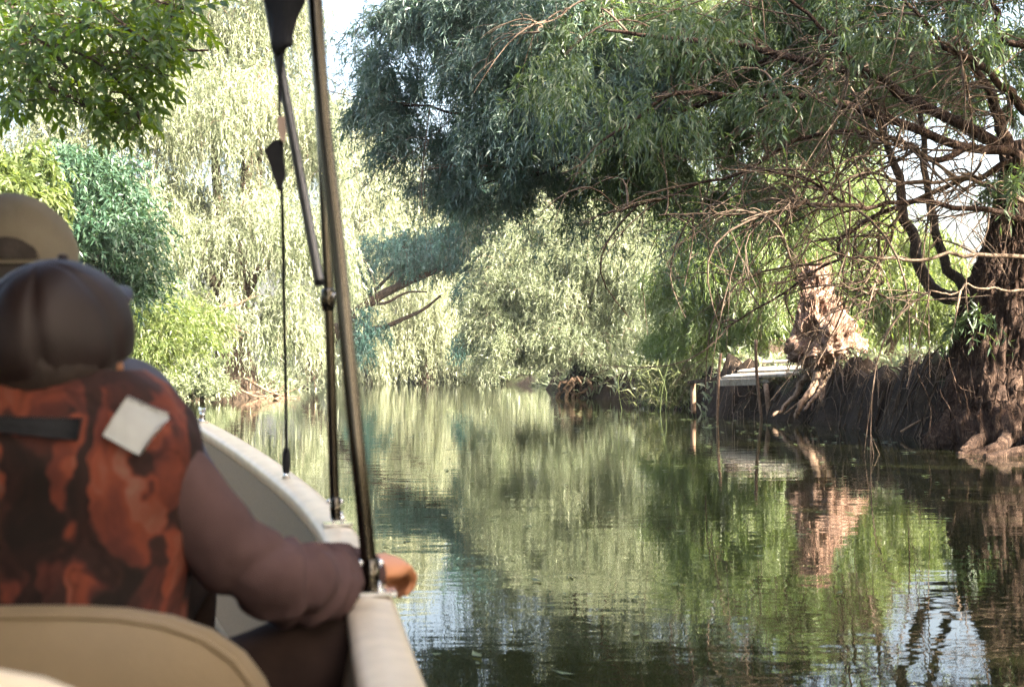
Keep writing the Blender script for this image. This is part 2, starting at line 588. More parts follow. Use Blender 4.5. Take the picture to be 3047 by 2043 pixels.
def strands(lobes, n_leaf, L=0.1, strand=1.0, droop=0.7, per=14, up=0.15, inner=0.45, clus=16, spread=0.16, rnd=0.55, hang=0.4):
    area = np.array([r[0] * r[2] for c, r in lobes])
    area = area / area.sum()
    ob, od, ov, tw = [], [], [], []
    for (c, r), a in zip(lobes, area):
        ns = max(8, int(n_leaf * a / per))
        K = max(6, ns // clus)
        u = nrm(R.normal(size=(K, 3)))
        u[:, 2] = np.where(u[:, 2] < -0.35, -u[:, 2] * 0.6, u[:, 2])
        u = nrm(u)
        rad = (inner + (1 - inner) * np.sqrt(R.random(K))) * (0.78 + 0.5 * R.random(K))
        cc = c + u * r * rad[:, None]
        k = R.integers(0, K, ns)
        mr = r.mean()
        o = cc[k] + R.normal(size=(ns, 3)) * spread * mr
        dr = nrm(u[k] * np.array([1, 1, 0.5]) + R.normal(size=(ns, 3)) * 0.45 + np.array([0, 0, up]))
        ln = strand * (0.5 + 0.9 * R.random(ns))
        cv = R.normal(size=K)[k] * 0.13
        t = (np.arange(per)[None, :] + R.random((ns, per))) / per
        pos = o[:, None, :] + dr[:, None, :] * (ln[:, None] * t * (1 - 0.35 * t))[..., None] * 0.65
        pos[..., 2] -= ln[:, None] * droop * t ** 1.7
        tan = dr[:, None, :] * ((1 - 0.7 * t) * 0.65)[..., None] + np.array([0, 0, -1]) * (droop * 1.7 * t ** 0.7)[..., None]
        d = nrm(nrm(tan) * 0.75 + R.normal(size=(ns, per, 3)) * rnd + np.array([0, 0, -hang]))
        ob.append(pos.reshape(-1, 3))
        od.append(d.reshape(-1, 3))
        ov.append((0.45 + cv[:, None] + R.normal(size=(ns, per)) * 0.2).ravel())
        tw.append((o, dr, ln))
    b = np.concatenate(ob)
    keep = b[:, 2] > 0.06
    tws = tuple(np.concatenate([t[i] for t in tw]) for i in range(3))
    n = len(b)
    return b[keep], np.concatenate(od)[keep], (L * (0.7 + 0.6 * R.random(n)))[keep], np.concatenate(ov)[keep], tws


def twig_mesh(name, tws, n, droop, r, mat, parent, seg=5):
    o, dr, ln = tws
    k = R.choice(len(o), min(n, len(o)), replace=False)
    mb = MB()
    t = np.linspace(-0.35, 0.95, seg)
    for i in k:
        p = o[i] + dr[i] * (ln[i] * t * (1 - 0.35 * t))[:, None] * 0.65
        p[:, 2] -= ln[i] * droop * np.clip(t, 0, 1) ** 1.7
        tube(mb, p, r * np.linspace(1, 0.4, seg), 3, False)
    ob = mb.build(name, mat, parent)
    ob['kind'] = 'stuff'
    return ob


def crown(parent, lobes, n, mat, L=0.1, wr=0.2, twigs=0, twig_r=0.006, twmat=None, tri=False, **kw):
    b, d, ln, v, tws = strands(lobes, n, L, **kw)
    ob = leaves('crown', b, d, ln, ln * wr, v, mat, parent, tri=tri)
    ob['kind'] = 'stuff'
    if twigs:
        twig_mesh('twigs', tws, twigs, kw.get('droop', 0.7), twig_r, twmat or TWIG, parent)
    return ob


def limb_path(a, b, sag=0.15, wob=0.08, n=10):
    a, b = np.asarray(a, float), np.asarray(b, float)
    t = np.linspace(0, 1, n)[:, None]
    L = np.linalg.norm(b - a)
    p = a * (1 - t) + b * t
    p[:, 2] += (np.sin(t[:, 0] * math.pi) * sag * L)
    p += (R.normal(size=(n, 3)) * wob * 0.25 * L / n ** 0.5) * np.sin(t * math.pi)
    return cr(p[:: max(1, n // 5)] if n > 6 else p, n)


def trunk_disp(seed, amp=0.22, flutes=5):
    def f(s, a):
        s2 = s + 0 * a
        a2 = a + 0 * s
        q = np.stack([np.cos(a2) * 1.4, np.sin(a2) * 1.4, s2 * 5], -1).reshape(-1, 3)
        nz = fbm(q * 1.3, 4, seed).reshape(s2.shape) - 0.5
        fine = fbm(q * 6, 3, seed + 7).reshape(s2.shape) - 0.5
        return 1 + amp * 1.6 * nz + amp * 0.6 * fine + 0.06 * np.sin(flutes * a2 + 3 * s2)
    return f


def tree(name, label, cat, base, top, r0, lobes, n, lmat, bmat=BARK_D, group=None, limbs=None, **kw):
    t = empty(name, label, cat, group=group)
    base, top = np.asarray(base, float), np.asarray(top, float)
    mid = (base + top) / 2 + np.array([0.25, 0, 0]) * R.normal()
    p = cr([base + np.array([0, 0, -0.5]), base + np.array([0, 0, 0.15]), mid, top], 26)
    rr = cr([[r0 * 1.7], [r0 * 1.35], [r0], [r0 * 0.7]], 26)[:, 0]
    mb = MB()
    tube(mb, p, rr, 18, True, trunk_disp(int(R.integers(99))))
    mb.build('trunk', bmat, t)
    for i, (c, r) in enumerate(lobes):
        if limbs is not None and i not in limbs:
            continue
        mb = MB()
        q = limb_path(p[-4] if i % 2 else p[-1], c + np.array([0, 0, r[2] * 0.2]), 0.12, 0.5, 12)
        tube(mb, q, np.linspace(r0 * 0.5, r0 * 0.1, 12), 7)
        mb.build('limb', bmat, t)
    crown(t, lobes, n, lmat, **kw)
    return t


# --- left bank
tree('willow_tree', 'tall pale sunlit willow filling the left bank with foliage hanging to the water', 'tree',
     P(700, 1180, 43.5) * [1, 1, 0] + [0, 0, 0.2], P(690, 900, 45), 0.55,
     [B(680, 40, 48, 220, 330, 3.2), B(830, 100, 48, 80, 250, 2.4), B(600, -330, 48, 260, 260, 3), B(810, 420, 47, 150, 250, 3), B(620, 420, 46, 210, 250, 3), B(470, 220, 48, 220, 300, 3),
      B(890, 760, 45, 140, 210, 2.4), B(690, 760, 45, 170, 210, 2.4), B(850, 1000, 43.5, 130, 130, 1.6), B(540, 700, 46, 140, 200, 2.4),
      B(690, 960, 43.3, 140, 110, 1.4), B(940, 560, 47, 70, 200, 2)],
     245000, LEAF_PALE, tri=True, L=0.17, wr=0.27, strand=1.5, droop=0.85, twigs=700, twig_r=0.012, limbs=[1, 3, 4, 6, 7, 9], clus=36, spread=0.13)
tree('willow_tree', 'pale willow behind the dark ash branch at the left edge', 'tree',
     P(120, 1150, 41) * [1, 1, 0] + [0, 0, 0.5], P(150, 700, 42), 0.4,
     [B(60, 200, 41, 230, 320, 2.8), B(290, 400, 43, 190, 260, 2.5), B(350, 690, 43, 160, 220, 2.3), B(60, 560, 40, 170, 200, 2), B(260, 950, 41, 150, 180, 2)],
     80000, LEAF_PALE, tri=True, L=0.17, wr=0.30, strand=1.4, droop=0.85, limbs=[1, 2, 3])
tree('elder_bush', 'blue-green leafy bush right of the khaki cap on the left bank', 'bush',
     P(300, 1150, 25) * [1, 1, 0] + [0, 0, 0.5], P(310, 850, 25), 0.09,
     [B(280, 600, 25, 110, 120, 0.7), B(350, 760, 25, 100, 120, 0.7), B(230, 740, 24.5, 110, 140, 0.7), B(380, 880, 25.5, 70, 90, 0.6), B(200, 520, 24.5, 70, 60, 0.5)],
     25000, LEAF_ELDER, L=0.12, wr=0.28, strand=0.8, droop=0.3, per=12, hang=0.1, spread=0.25, clus=7, up=0.5, inner=0.3)
tree('lime_sapling', 'yellow-green sunlit sapling above the khaki cap at the left edge', 'sapling',
     P(40, 1250, 20) * [1, 1, 0] + [0, 0, 0.6], P(60, 640, 20), 0.05,
     [B(60, 520, 20, 120, 60, 0.5), B(-40, 560, 19.5, 120, 80, 0.5), B(110, 590, 20, 90, 60, 0.4), B(30, 660, 20, 120, 80, 0.4)],
     9000, LEAF_LIME, L=0.13, wr=0.28, strand=0.5, droop=0.4, per=9, hang=0.2)
tree('lime_bush', 'lime green bush between the dark cap and the left willow trunk', 'bush',
     P(460, 1190, 34) * [1, 1, 0] + [0, 0, 0.2], P(460, 1020, 34), 0.06,
     [B(450, 950, 33, 80, 80, 0.8), B(520, 1020, 34, 90, 70, 0.9), B(420, 1050, 33, 80, 90, 0.8), B(560, 960, 35, 80, 60, 0.8)],
     18000, LEAF_LIME, L=0.13, wr=0.26, strand=0.9, droop=0.4, per=12, hang=0.15, spread=0.28, clus=7, up=0.4, inner=0.3)
tree('sallow_bush', 'low pale bush at the water left of the willow trunk', 'bush',
     P(600, 1192, 39) * [1, 1, 0] + [0, 0, 0.05], P(600, 1160, 39), 0.04,
     [B(560, 1150, 38.5, 60, 32, 0.6), B(625, 1120, 39, 36, 42, 0.5), B(640, 1160, 38.6, 40, 24, 0.5), B(500, 1165, 38, 50, 25, 0.6)],
     9000, LEAF_BUSH, L=0.13, wr=0.26, strand=0.45, droop=0.2, per=8, up=0.5, hang=0.0)
# --- far bend
tree('willow_tree', 'far pale willow right of the canopy poles below the white sky', 'tree',
     P(1120, 1132, 84) * [1, 1, 0] + [0, 0, 0.4], P(1120, 800, 84), 0.6,
     [B(1050, 460, 84, 90, 190, 5), B(1160, 560, 86, 110, 130, 5), B(1180, 640, 86, 110, 110, 5), B(1060, 680, 82, 110, 180, 4.5), B(1190, 800, 82, 120, 150, 4.5), B(1030, 930, 78, 90, 180, 3), B(985, 1060, 74, 70, 75, 2.5), B(1080, 1080, 80, 80, 50, 2)],
     75000, LEAF_FAR, tri=True, L=0.27, wr=0.28, strand=2.4, droop=0.85, limbs=[0, 1, 2, 3], spread=0.13)
tree('willow_tree', 'far pale willow in the centre where the river bends out of sight', 'tree',
     P(1270, 1132, 86) * [1, 1, 0] + [0, 0, 0.4], P(1270, 900, 86), 0.5,
     [B(1290, 740, 90, 120, 110, 5), B(1260, 960, 84, 110, 150, 3.5), B(1340, 1000, 84, 90, 110, 3), B(1200, 1040, 82, 80, 70, 2.5), B(1420, 700, 92, 110, 100, 5), B(1400, 870, 88, 100, 140, 4), B(1470, 1030, 86, 110, 90, 3), B(1590, 1020, 80, 120, 100, 3)],
     90000, LEAF_FAR, tri=True, L=0.26, wr=0.28, strand=2.4, droop=0.85, limbs=[0, 1, 4, 5], spread=0.13)
tree('willow_tree', 'pale willow showing between the overhanging boughs and the centre bush', 'tree',
     P(1750, 1120, 66) * [1, 1, 0] + [0, 0, 0.9], P(1750, 800, 66), 0.5,
     [B(1600, 620, 66, 160, 130, 3.5), B(1800, 600, 66, 180, 170, 3.5), B(1960, 700, 62, 150, 180, 3), B(1500, 760, 68, 90, 100, 2.5)],
     50000, LEAF_FAR, tri=True, L=0.25, wr=0.27, strand=2.0, droop=0.85, limbs=[0, 1, 2])
# the leaning, blue-green tree
lt = empty('leaning_tree', 'blue-green tree leaning out over the far water with a bare dark limb below', 'tree')
for pts, r in (([(980, 1010, 66), (1060, 930, 65), (1130, 880, 65), (1190, 850, 65), (1260, 820, 65), (1340, 790, 66)], 0.28),
               ([(1060, 985, 66), (1140, 973, 65), (1200, 948, 65), (1260, 920, 65), (1310, 880, 66)], 0.14),
               ([(1100, 905, 65), (1150, 900, 64.5), (1210, 870, 64.5), (1270, 868, 65)], 0.09),
               ([(1060, 925, 65), (1110, 870, 66), (1160, 820, 66), (1200, 780, 66)], 0.12),
               ([(1170, 860, 65), (1220, 800, 66), (1280, 760, 66)], 0.10)):
    mb = MB()
    q = cr([P(*p) for p in pts], 18)
    tube(mb, q, np.linspace(r, r * 0.35, 18), 8, True, trunk_disp(4, 0.12))
    mb.build('limb', BARK_D, lt)
mb = MB()
tube(mb, cr([P(905, 1150, 66), P(930, 1080, 66), P(980, 1010, 66), P(1010, 975, 65.6)], 14), np.linspace(0.5, 0.3, 14), 12, True, trunk_disp(8))
mb.build('trunk', BARK_D, lt)
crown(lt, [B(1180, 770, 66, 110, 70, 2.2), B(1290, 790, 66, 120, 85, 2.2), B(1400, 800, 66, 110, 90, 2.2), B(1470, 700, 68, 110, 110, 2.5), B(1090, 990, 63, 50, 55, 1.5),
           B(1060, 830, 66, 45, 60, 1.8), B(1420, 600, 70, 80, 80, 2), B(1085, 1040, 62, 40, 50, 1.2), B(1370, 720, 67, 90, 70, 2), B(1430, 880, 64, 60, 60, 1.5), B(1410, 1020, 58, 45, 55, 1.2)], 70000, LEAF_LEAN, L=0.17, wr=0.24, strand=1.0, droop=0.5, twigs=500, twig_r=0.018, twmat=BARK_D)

# --- centre bush and right bank behind the big willow
gb = tree('sallow_bush', 'big rounded grey-green willow bush hanging over the water in the centre', 'bush',
          P(1770, 1180, 44.5) * [1, 1, 0] + [0, 0, 0.5], P(1750, 950, 44.5), 0.28,
          [B(1590, 900, 43.5, 170, 190, 2.2), B(1770, 840, 43.5, 190, 210, 2.4), B(1560, 1060, 42.5, 130, 90, 1.6), B(1740, 1030, 42.5, 170, 100, 1.6), B(1910, 920, 42.5, 120, 190, 2.2),
           B(1690, 710, 44.5, 160, 100, 2.2), B(1870, 720, 44, 150, 130, 2.2), B(1470, 980, 43, 80, 110, 1.4)],
          280000, LEAF_BUSH, tri=True, L=0.115, wr=0.235, strand=0.8, droop=0.42, rnd=0.75, hang=0.15, clus=26, spread=0.13, twigs=900, twig_r=0.010, limbs=[0, 1, 4, 5])
for i in range(34):
    a = P(1680 + 130 * R.random(), 1120 + 20 * R.random(), 43.6 + 0.5 * R.random())
    b = a + np.array([R.normal() * 0.5 - 0.2, -0.5 + R.normal() * 0.3, 0])
    b[2] = -0.1
    mb = MB()
    q = limb_path(a, b, 0.15, 0.6, 7)
    tube(mb, q, np.linspace(0.05, 0.022, 7) * (0.5 + R.random()), 5)
    mb.build('root', ROOT, gb)
tree('willow_tree', 'green willow with strands trailing over the jetty', 'tree',
     P(2440, 1080, 33) * [1, 1, 0] + [0, 0, 0.9], P(2380, 600, 32), 0.3,
     [B(2060, 880, 32, 110, 150, 1.4), B(2200, 860, 31.3, 130, 140, 1.4), B(2130, 990, 31.5, 120, 80, 1.1), B(2290, 740, 31, 150, 120, 1.4), B(2010, 1060, 33.5, 90, 80, 1.0),
      B(2330, 930, 30.3, 100, 110, 1.0), B(2400, 620, 32, 150, 120, 1.5), B(2130, 700, 32.5, 150, 130, 1.5), B(2250, 1000, 30.6, 90, 60, 0.6)],
     115000, LEAF_GREEN, tri=True, L=0.13, wr=0.23, strand=0.75, droop=0.6, rnd=0.75, hang=0.25, clus=24, spread=0.14, twigs=600, twig_r=0.006, limbs=[0, 1, 3, 5, 7])
tree('willow_tree', 'bright yellow-green willow standing behind the gnarled stump', 'tree',
     P(2645, 1060, 36) * [1, 1, 0] + [0, 0, 0.95], P(2620, 800, 36.5), 0.11,
     [B(2560, 900, 37, 130, 130, 1.5), B(2680, 940, 36, 120, 120, 1.3), B(2540, 680, 38, 150, 150, 1.7), B(2700, 760, 37, 120, 90, 1.4), B(2800, 900, 35, 100, 120, 1.2), B(2480, 1000, 35, 80, 70, 1)],
     55000, LEAF_LIME, L=0.15, wr=0.24, strand=0.9, droop=0.85, bmat=ROOT, limbs=[0, 1, 2])
tree('willow_tree', 'tall green willow set back behind the upper boughs on the right bank', 'tree',
     P(2300, 1080, 52) * [1, 1, 0] + [0, 0, 1.0], P(2300, 600, 52), 0.45,
     [B(2250, 450, 50, 200, 190, 2.2), B(2080, 620, 52, 150, 140, 2.2), B(2440, 500, 50, 150, 160, 2), B(2420, 220, 48, 200, 200, 2.2), B(2200, 120, 50, 200, 200, 2.4), B(2620, 130, 44, 120, 120, 1.4), B(2960, 180, 29, 140, 150, 1.3),
      B(2350, -200, 50, 260, 200, 2.4), B(2700, -150, 44, 240, 180, 2)],
     60000, LEAF_GREEN, tri=True, L=0.2, wr=0.26, strand=1.2, droop=0.8, limbs=[0, 1, 2, 3])
tree('willow_tree', 'tall pale willow behind the blue-green crown, seen only through its gaps', 'tree',
     P(1700, 1110, 60) * [1, 1, 0] + [0, 0, 1.0], P(1720, 500, 60), 0.55,
     [B(1560, 420, 60, 150, 170, 3), B(1760, 380, 58, 180, 220, 3), B(1960, 340, 56, 170, 220, 3), B(1620, 180, 60, 130, 160, 2.6), B(1850, 80, 58, 220, 200, 3), B(1980, 560, 56, 130, 130, 2.4), B(2050, 100, 56, 150, 200, 2.6), B(1900, -200, 58, 300, 180, 3), B(1450, 250, 62, 70, 130, 2.4), B(1480, 560, 62, 90, 100, 2.6)],
     65000, LEAF_BUSH, tri=True, L=0.24, wr=0.28, strand=1.6, droop=0.8, limbs=[0, 1, 2, 4])

# --- the gnarled stump on roots
st = empty('pollard_stump', 'gnarled reddish pollard stump standing on bare roots beside the jetty', 'tree stump')
sp = [(2462, 1128, 24.6, 0.14), (2462, 1108, 24.6, 0.21), (2462, 1080, 24.6, 0.38), (2458, 1045, 24.6, 0.50), (2446, 1000, 24.6, 0.44), (2434, 950, 24.7, 0.34), (2428, 900, 24.8, 0.27), (2434, 860, 24.9, 0.25), (2428, 825, 25, 0.21), (2424, 800, 25.1, 0.13)]
q = cr([list(P(a, b, c)) + [r] for a, b, c, r in sp], 130)


def stump_disp(s, a):
    s2, a2 = s + 0 * a, a + 0 * s
    qq = np.stack([np.cos(a2) * 2.2, np.sin(a2) * 2.2, s2 * 9], -1).reshape(-1, 3)
    n1 = fbm(qq, 3, 21).reshape(s2.shape) - 0.5
    n2 = np.abs(fbm(qq * [5, 5, 1.6], 3, 31).reshape(s2.shape) - 0.5)
    n3 = np.abs(fbm(qq * [11, 11, 4], 3, 37).reshape(s2.shape) - 0.5)
    return 1 + 1.5 * n1 - 0.9 * n2 - 0.8 * n3 + 0.3


mb = MB()
tube(mb, q[:, :3], q[:, 3], 96, True, stump_disp)
mb.build('trunk', BARK_S, st)
sv = np.concatenate(mb.v)[:130 * 96].reshape(130, 96, 3)
mb = MB()
for i in range(900):
    a_, b_ = R.integers(8, 128), R.integers(0, 96)
    p0 = sv[a_, b_]
    out = nrm(p0 - q[a_, :3]) * [1, 1, 0.3]
    down = -1 if a_ < 50 else (1 if R.random() < 0.6 else -1)
    ln = 0.06 + 0.16 * R.random()
    t = np.linspace(0, 1, 5)[:, None]
    pth = p0 - out * 0.02 + out * ln * (0.25 + 0.4 * R.random()) * t + np.array([0, 0, down]) * ln * t ** 1.2 + R.normal(size=3) * 0.04 * t
    tube(mb, pth, np.linspace(0.011, 0.004, 5) * (0.5 + R.random()), 4, False)
mb.build('shaggy_rootlets', BARK_S, st)['kind'] = 'stuff'
for pts, r in (([(2440, 1110, 24.20), (2425, 1140, 24.03), (2400, 1180, 23.86), (2378, 1215, 23.67), (2366, 1240, 23.67)], 0.11),
               ([(2452, 1110, 24.11), (2445, 1150, 23.94), (2425, 1180, 23.76), (2392, 1222, 23.59)], 0.085),
               ([(2474, 1105, 24.11), (2448, 1140, 24.03), (2447, 1185, 23.76), (2455, 1205, 23.67), (2472, 1240, 23.50)], 0.11),
               ([(2446, 1190, 23.76), (2438, 1215, 23.67), (2428, 1250, 23.59)], 0.05),
               ([(2420, 1105, 24.56), (2385, 1140, 24.56), (2370, 1175, 24.47), (2330, 1215, 24.38), (2300, 1240, 24.20)], 0.10),
               ([(2500, 1090, 24.38), (2520, 1120, 24.30), (2550, 1150, 24.11), (2590, 1190, 23.67)], 0.08)):
    mb = MB()
    qq = cr([P(*p) for p in pts], 20)
    r = r * 0.72
    qq = cr(qq + R.normal(size=qq.shape) * 0.012, 40)
    tube(mb, qq, np.linspace(r, r * 0.4, 40), 12, True, trunk_disp(int(r * 300), 0.6))
    mb.build('root', ROOT, st)
for i in range(16):
    px0, px1 = 2440 + R.uniform(-25, 45), 2450 + R.normal() * 75
    a_, e_ = P(px0, 1100, 24.3 + 0.5 * R.random()), P(px1, 1215 + 25 * R.random(), 23.9 + 0.3 * R.random())
    pth = cr([a_, a_ * .6 + e_ * .4 + [R.normal() * 0.05, -0.12, 0.02], a_ * .25 + e_ * .75 + [R.normal() * 0.06, -0.06, -0.02], e_], 16)
    mb = MB()
    tube(mb, pth, np.linspace(1, 0.35, 16) * R.uniform(0.014, 0.042), 8, True, trunk_disp(i, 0.5))
    mb.build('root', ROOT if i % 3 else BARK_S, st)

# --- jetty
jt = empty('jetty', 'small weathered plank jetty on posts at the foot of the stump', 'jetty')
jo = P(2146, 1124, 26.2)
jx = P(2345, 1117, 25.2) - jo
jl = np.linalg.norm(jx)
ex = jx / jl
ey = nrm(np.array([0.25, 1.0, 0.155]))
ez = nrm(np.cross(ex, ey))
ey = np.cross(ez, ex)
RM = np.stack([ex, ey, ez], 1)
for i in range(6):
    mb = MB()
    ln = jl * (0.96 + 0.07 * R.random())
    box(mb, jo + ex * (jl / 2 + 0.05 * R.normal()) + ey * (0.12 + i * 0.225) + ez * (0.016 * R.normal()), (ln, 0.165 + 0.03 * R.random(), 0.04), RM @ np.array([[1, 0.02 * (i % 3 - 1), 0], [-0.02 * (i % 3 - 1), 1, 0], [0, 0, 1]]))
    mb.build('plank', WOOD, jt, False)
mb = MB()
box(mb, jo + ex * 0.38 - ez * 0.085 - ey * 0.01, (0.84, 0.05, 0.12), RM)
mb.build('front_board', WOOD, jt, False)
mb = MB()
box(mb, P(2280, 1131, 25.6) + [0, 0.1, 0], (0.22, 0.12, 0.07), RM)
mb.build('bracket', WOOD, jt, False)
mb = MB()
box(mb, (P(2055, 1137, 26.9) + P(2135, 1126, 26.4)) / 2, (0.75, 0.09, 0.06), axes(P(2135, 1126, 26.4) - P(2055, 1137, 26.9)))
mb.build('side_beam', BARK_D, jt, False)
for pts, r in (([(2278, 1143, 25.5), (2283, 1180, 25.4), (2291, 1265, 25.4)], 0.047), ([(2249, 1010, 25.4), (2250, 1080, 25.4), (2255, 1150, 25.4), (2268, 1270, 25.4)], 0.028),
               ([(2145, 1050, 26.0), (2138, 1120, 26.0), (2134, 1262, 26.0)], 0.026), ([(2062, 1140, 26.9), (2063, 1230, 26.9)], 0.05)):
    mb = MB()
    tube(mb, cr([P(*p) for p in pts], 14), r, 9, True, trunk_disp(int(r * 1000), 0.12))
    mb.build('post', ROOT, jt)

# --- the big old willow on the right
ow = empty('old_willow', 'huge old willow on the right bank reaching dark leafy boughs over the river', 'tree')
tp = [(2995, 1370, 16.6, 0.86), (2990, 1310, 16.6, 0.72), (2985, 1230, 16.7, 0.62), (2990, 1100, 16.8, 0.56), (3000, 980, 16.9, 0.53), (3010, 880, 17.0, 0.48), (3025, 760, 17.0, 0.36), (3035, 640, 17.0, 0.28), (3040, 520, 17.0, 0.22), (3025, 420, 17.0, 0.14)]
q = cr([list(P(a, b, c)) + [r] for a, b, c, r in tp], 200)


def old_disp(s, a):
    s2, a2 = s + 0 * a, a + 0 * s
    qq = np.stack([np.cos(a2) * 1.6, np.sin(a2) * 1.6, s2 * 8], -1).reshape(-1, 3)
    n1 = fbm(qq * 0.9, 3, 41).reshape(s2.shape) - 0.5
    n2 = np.abs(fbm(qq * [6, 6, 0.7], 4, 51).reshape(s2.shape) - 0.5)
    n3 = np.abs(fbm(qq * [15, 15, 1.6], 3, 61).reshape(s2.shape) - 0.5)
    return 1 + 0.55 * n1 - 0.95 * n2 - 0.55 * n3 + 0.2 + 0.08 * np.sin(4 * a2 + 5 * s2) * (1 - s2)


mb = MB()
tube(mb, q[:, :3], q[:, 3], 120, True, old_disp)
mb.build('trunk', BARK, ow)
sv = np.concatenate(mb.v)[:200 * 120].reshape(200, 120, 3)
mb = MB()
for i in range(1500):
    a_, b_ = R.integers(12, 190), R.integers(0, 120)
    p0 = sv[a_, b_]
    out = nrm(p0 - q[a_, :3]) * [1, 1, 0.3]
    ln = 0.08 + 0.35 * R.random() ** 2
    t = np.linspace(0, 1, 6)[:, None]
    pth = p0 - out * 0.02 + out * ln * (0.1 + 0.35 * R.random()) * t + np.array([0, 0, -1.0 if R.random() < 0.7 else 1]) * ln * t ** 1.1 + R.normal(size=3) * 0.06 * t + R.normal(size=3) * 0.03 * np.sin(t * 5)
    tube(mb, pth, np.linspace(0.010, 0.003, 6) * (0.5 + R.random()), 4, False)
mb.build('shaggy_rootlets', BARK, ow)['kind'] = 'stuff'
for pts, r in (([(2960, 880, 16.9), (2880, 890, 17.3), (2790, 870, 17.6), (2735, 770, 17.8), (2700, 640, 18), (2672, 480, 18.2), (2600, 300, 18.5), (2560, 120, 18.8)], 0.11),
               ([(2960, 920, 17.0), (2890, 900, 17.4), (2840, 830, 17.5), (2785, 700, 17.6), (2770, 560, 17.8), (2735, 420, 18), (2720, 250, 18.2), (2690, 60, 18.3)], 0.085)):
    mb = MB()
    qq = cr([P(*p) for p in pts], 26)
    qq = qq + np.stack([(fbm(np.stack([np.linspace(0, 8, 26), np.full(26, 2.3 * k), np.full(26, r * 77)], -1), 3, 25 + k) - 0.5) for k in range(3)], -1) * 0.3 * np.sin(np.linspace(0, math.pi, 26))[:, None]
    tube(mb, qq, np.linspace(r, r * 0.2, 26), 10, True, trunk_disp(int(r * 500), 0.3))
    mb.build('side_trunk', BARK_D, ow)
for pts, r in (([(2960, 1280, 16.2), (2900, 1320, 15.9), (2860, 1345, 15.8)], 0.10), ([(3000, 1280, 16.0), (2980, 1325, 15.5), (2900, 1352, 15.4), (2850, 1352, 15.3)], 0.085), ([(3060, 1290, 15.9), (3080, 1330, 15.2), (3000, 1350, 15.0), (2930, 1360, 14.9)], 0.09), ([(2925, 1260, 16.3), (2850, 1290, 16.6), (2800, 1320, 16.8)], 0.12)):
    mb = MB()
    qq = cr([P(*p) for p in pts], 16)
    tube(mb, cr(qq, 40), np.linspace(r, r * 0.4, 40), 16, True, trunk_disp(int(r * 700), 0.55))
    mb.build('root', BARK, ow)
BOUGHS = [
    ([(3005, 640), (3028, 471), (2900, 440), (2734, 392), (2562, 333), (2440, 299), (2317, 280), (2150, 283), (2000, 281), (1875, 362), (1786, 424)], 16.9, 15.6, 0.085),
    ([(3010, 600), (2990, 470), (2954, 427), (2685, 289), (2611, 235), (2479, 196), (2341, 162), (2214, 127), (2047, 118), (1900, 100), (1800, 90)], 17.0, 16.5, 0.105),
    ([(2685, 289), (2636, 255), (2538, 181), (2488, 123), (2341, 0), (2200, -120)], 16.2, 14.8, 0.06),
    ([(3120, 420), (3047, 314), (2954, 230), (2881, 172), (2797, 118), (2650, -40)], 16.0, 14.5, 0.075),
    ([(3005, 520), (2994, 441), (2969, 343), (2940, 270), (2905, 211), (2860, 60), (2850, -100)], 17.0, 16.5, 0.12),
    ([(3070, 670), (3047, 652), (2905, 618), (2685, 611), (2542, 613), (2390, 535), (2250, 500)], 16.4, 15.5, 0.055),
    ([(2560, 612), (2450, 610), (2366, 608), (2283, 638), (2096, 633), (1960, 640)], 15.8, 15.2, 0.035),
    ([(3000, 480), (2920, 520), (2832, 539), (2611, 642), (2503, 726), (2489, 761), (2278, 906), (2152, 977)], 16.8, 17.0, 0.05),
    ([(3047, 600), (2984, 564), (2880, 525), (2709, 545), (2560, 520), (2400, 600), (2200, 690)], 16.6, 15.6, 0.04),
    ([(3080, 862), (2940, 862), (2794, 869), (2621, 862)], 16.2, 15.5, 0.022),
    ([(3080, 765), (2900, 760), (2654, 770), (2513, 761), (2380, 700)], 16.2, 15.6, 0.035),
    ([(2900, 430), (2780, 470), (2640, 400), (2500, 400), (2350, 440), (2150, 520), (1950, 600), (1780, 640)], 16.5, 16.0, 0.05),
    ([(2341, 162), (2200, 200), (2050, 210), (1850, 160), (1650, 130), (1480, 140), (1330, 170)], 17.0, 20.6, 0.06),
    ([(1740, 0), (1660, 40), (1610, 80), (1600, 130)], 16.5, 16.5, 0.016),
    ([(2000, 281), (1850, 290), (1650, 300), (1450, 330), (1250, 320), (1150, 310)], 17.0, 21.2, 0.05),
    ([(2150, 283), (1950, 360), (1750, 470), (1550, 520), (1400, 560)], 17.0, 20.8, 0.05),
    ([(3100, 150), (2990, 120), (2960, 20), (2930, -100)], 15.5, 15.0, 0.06),
    ([(2700, 610), (2640, 700), (2630, 800), (2600, 900)], 16.2, 16.4, 0.02),
    ([(2850, 530), (2700, 440), (2600, 430), (2450, 520)], 16.6, 15.5, 0.03),
]
bp = []
for pts, d0, d1, r in BOUGHS:
    n = 40
    pp = cr([P(a, b, d0 + (d1 - d0) * i / (len(pts) - 1)) for i, (a, b) in enumerate(pts)], n)
    pp += np.stack([(fbm(np.stack([np.linspace(0, 9, n), np.full(n, 3.7 * k), np.full(n, r * 99)], -1), 3, 5 + k) - 0.5) for k in range(3)], -1) * 0.28 * np.sin(np.linspace(0, math.pi, n))[:, None]
    mb = MB()
    r = r * 0.78
    tube(mb, pp, np.linspace(r, r * 0.22, n), 9, True, trunk_disp(int(r * 900), 0.16))
    mb.build('branch', TWIG if r < 0.035 else BARK, ow)
    bp.append(pp)
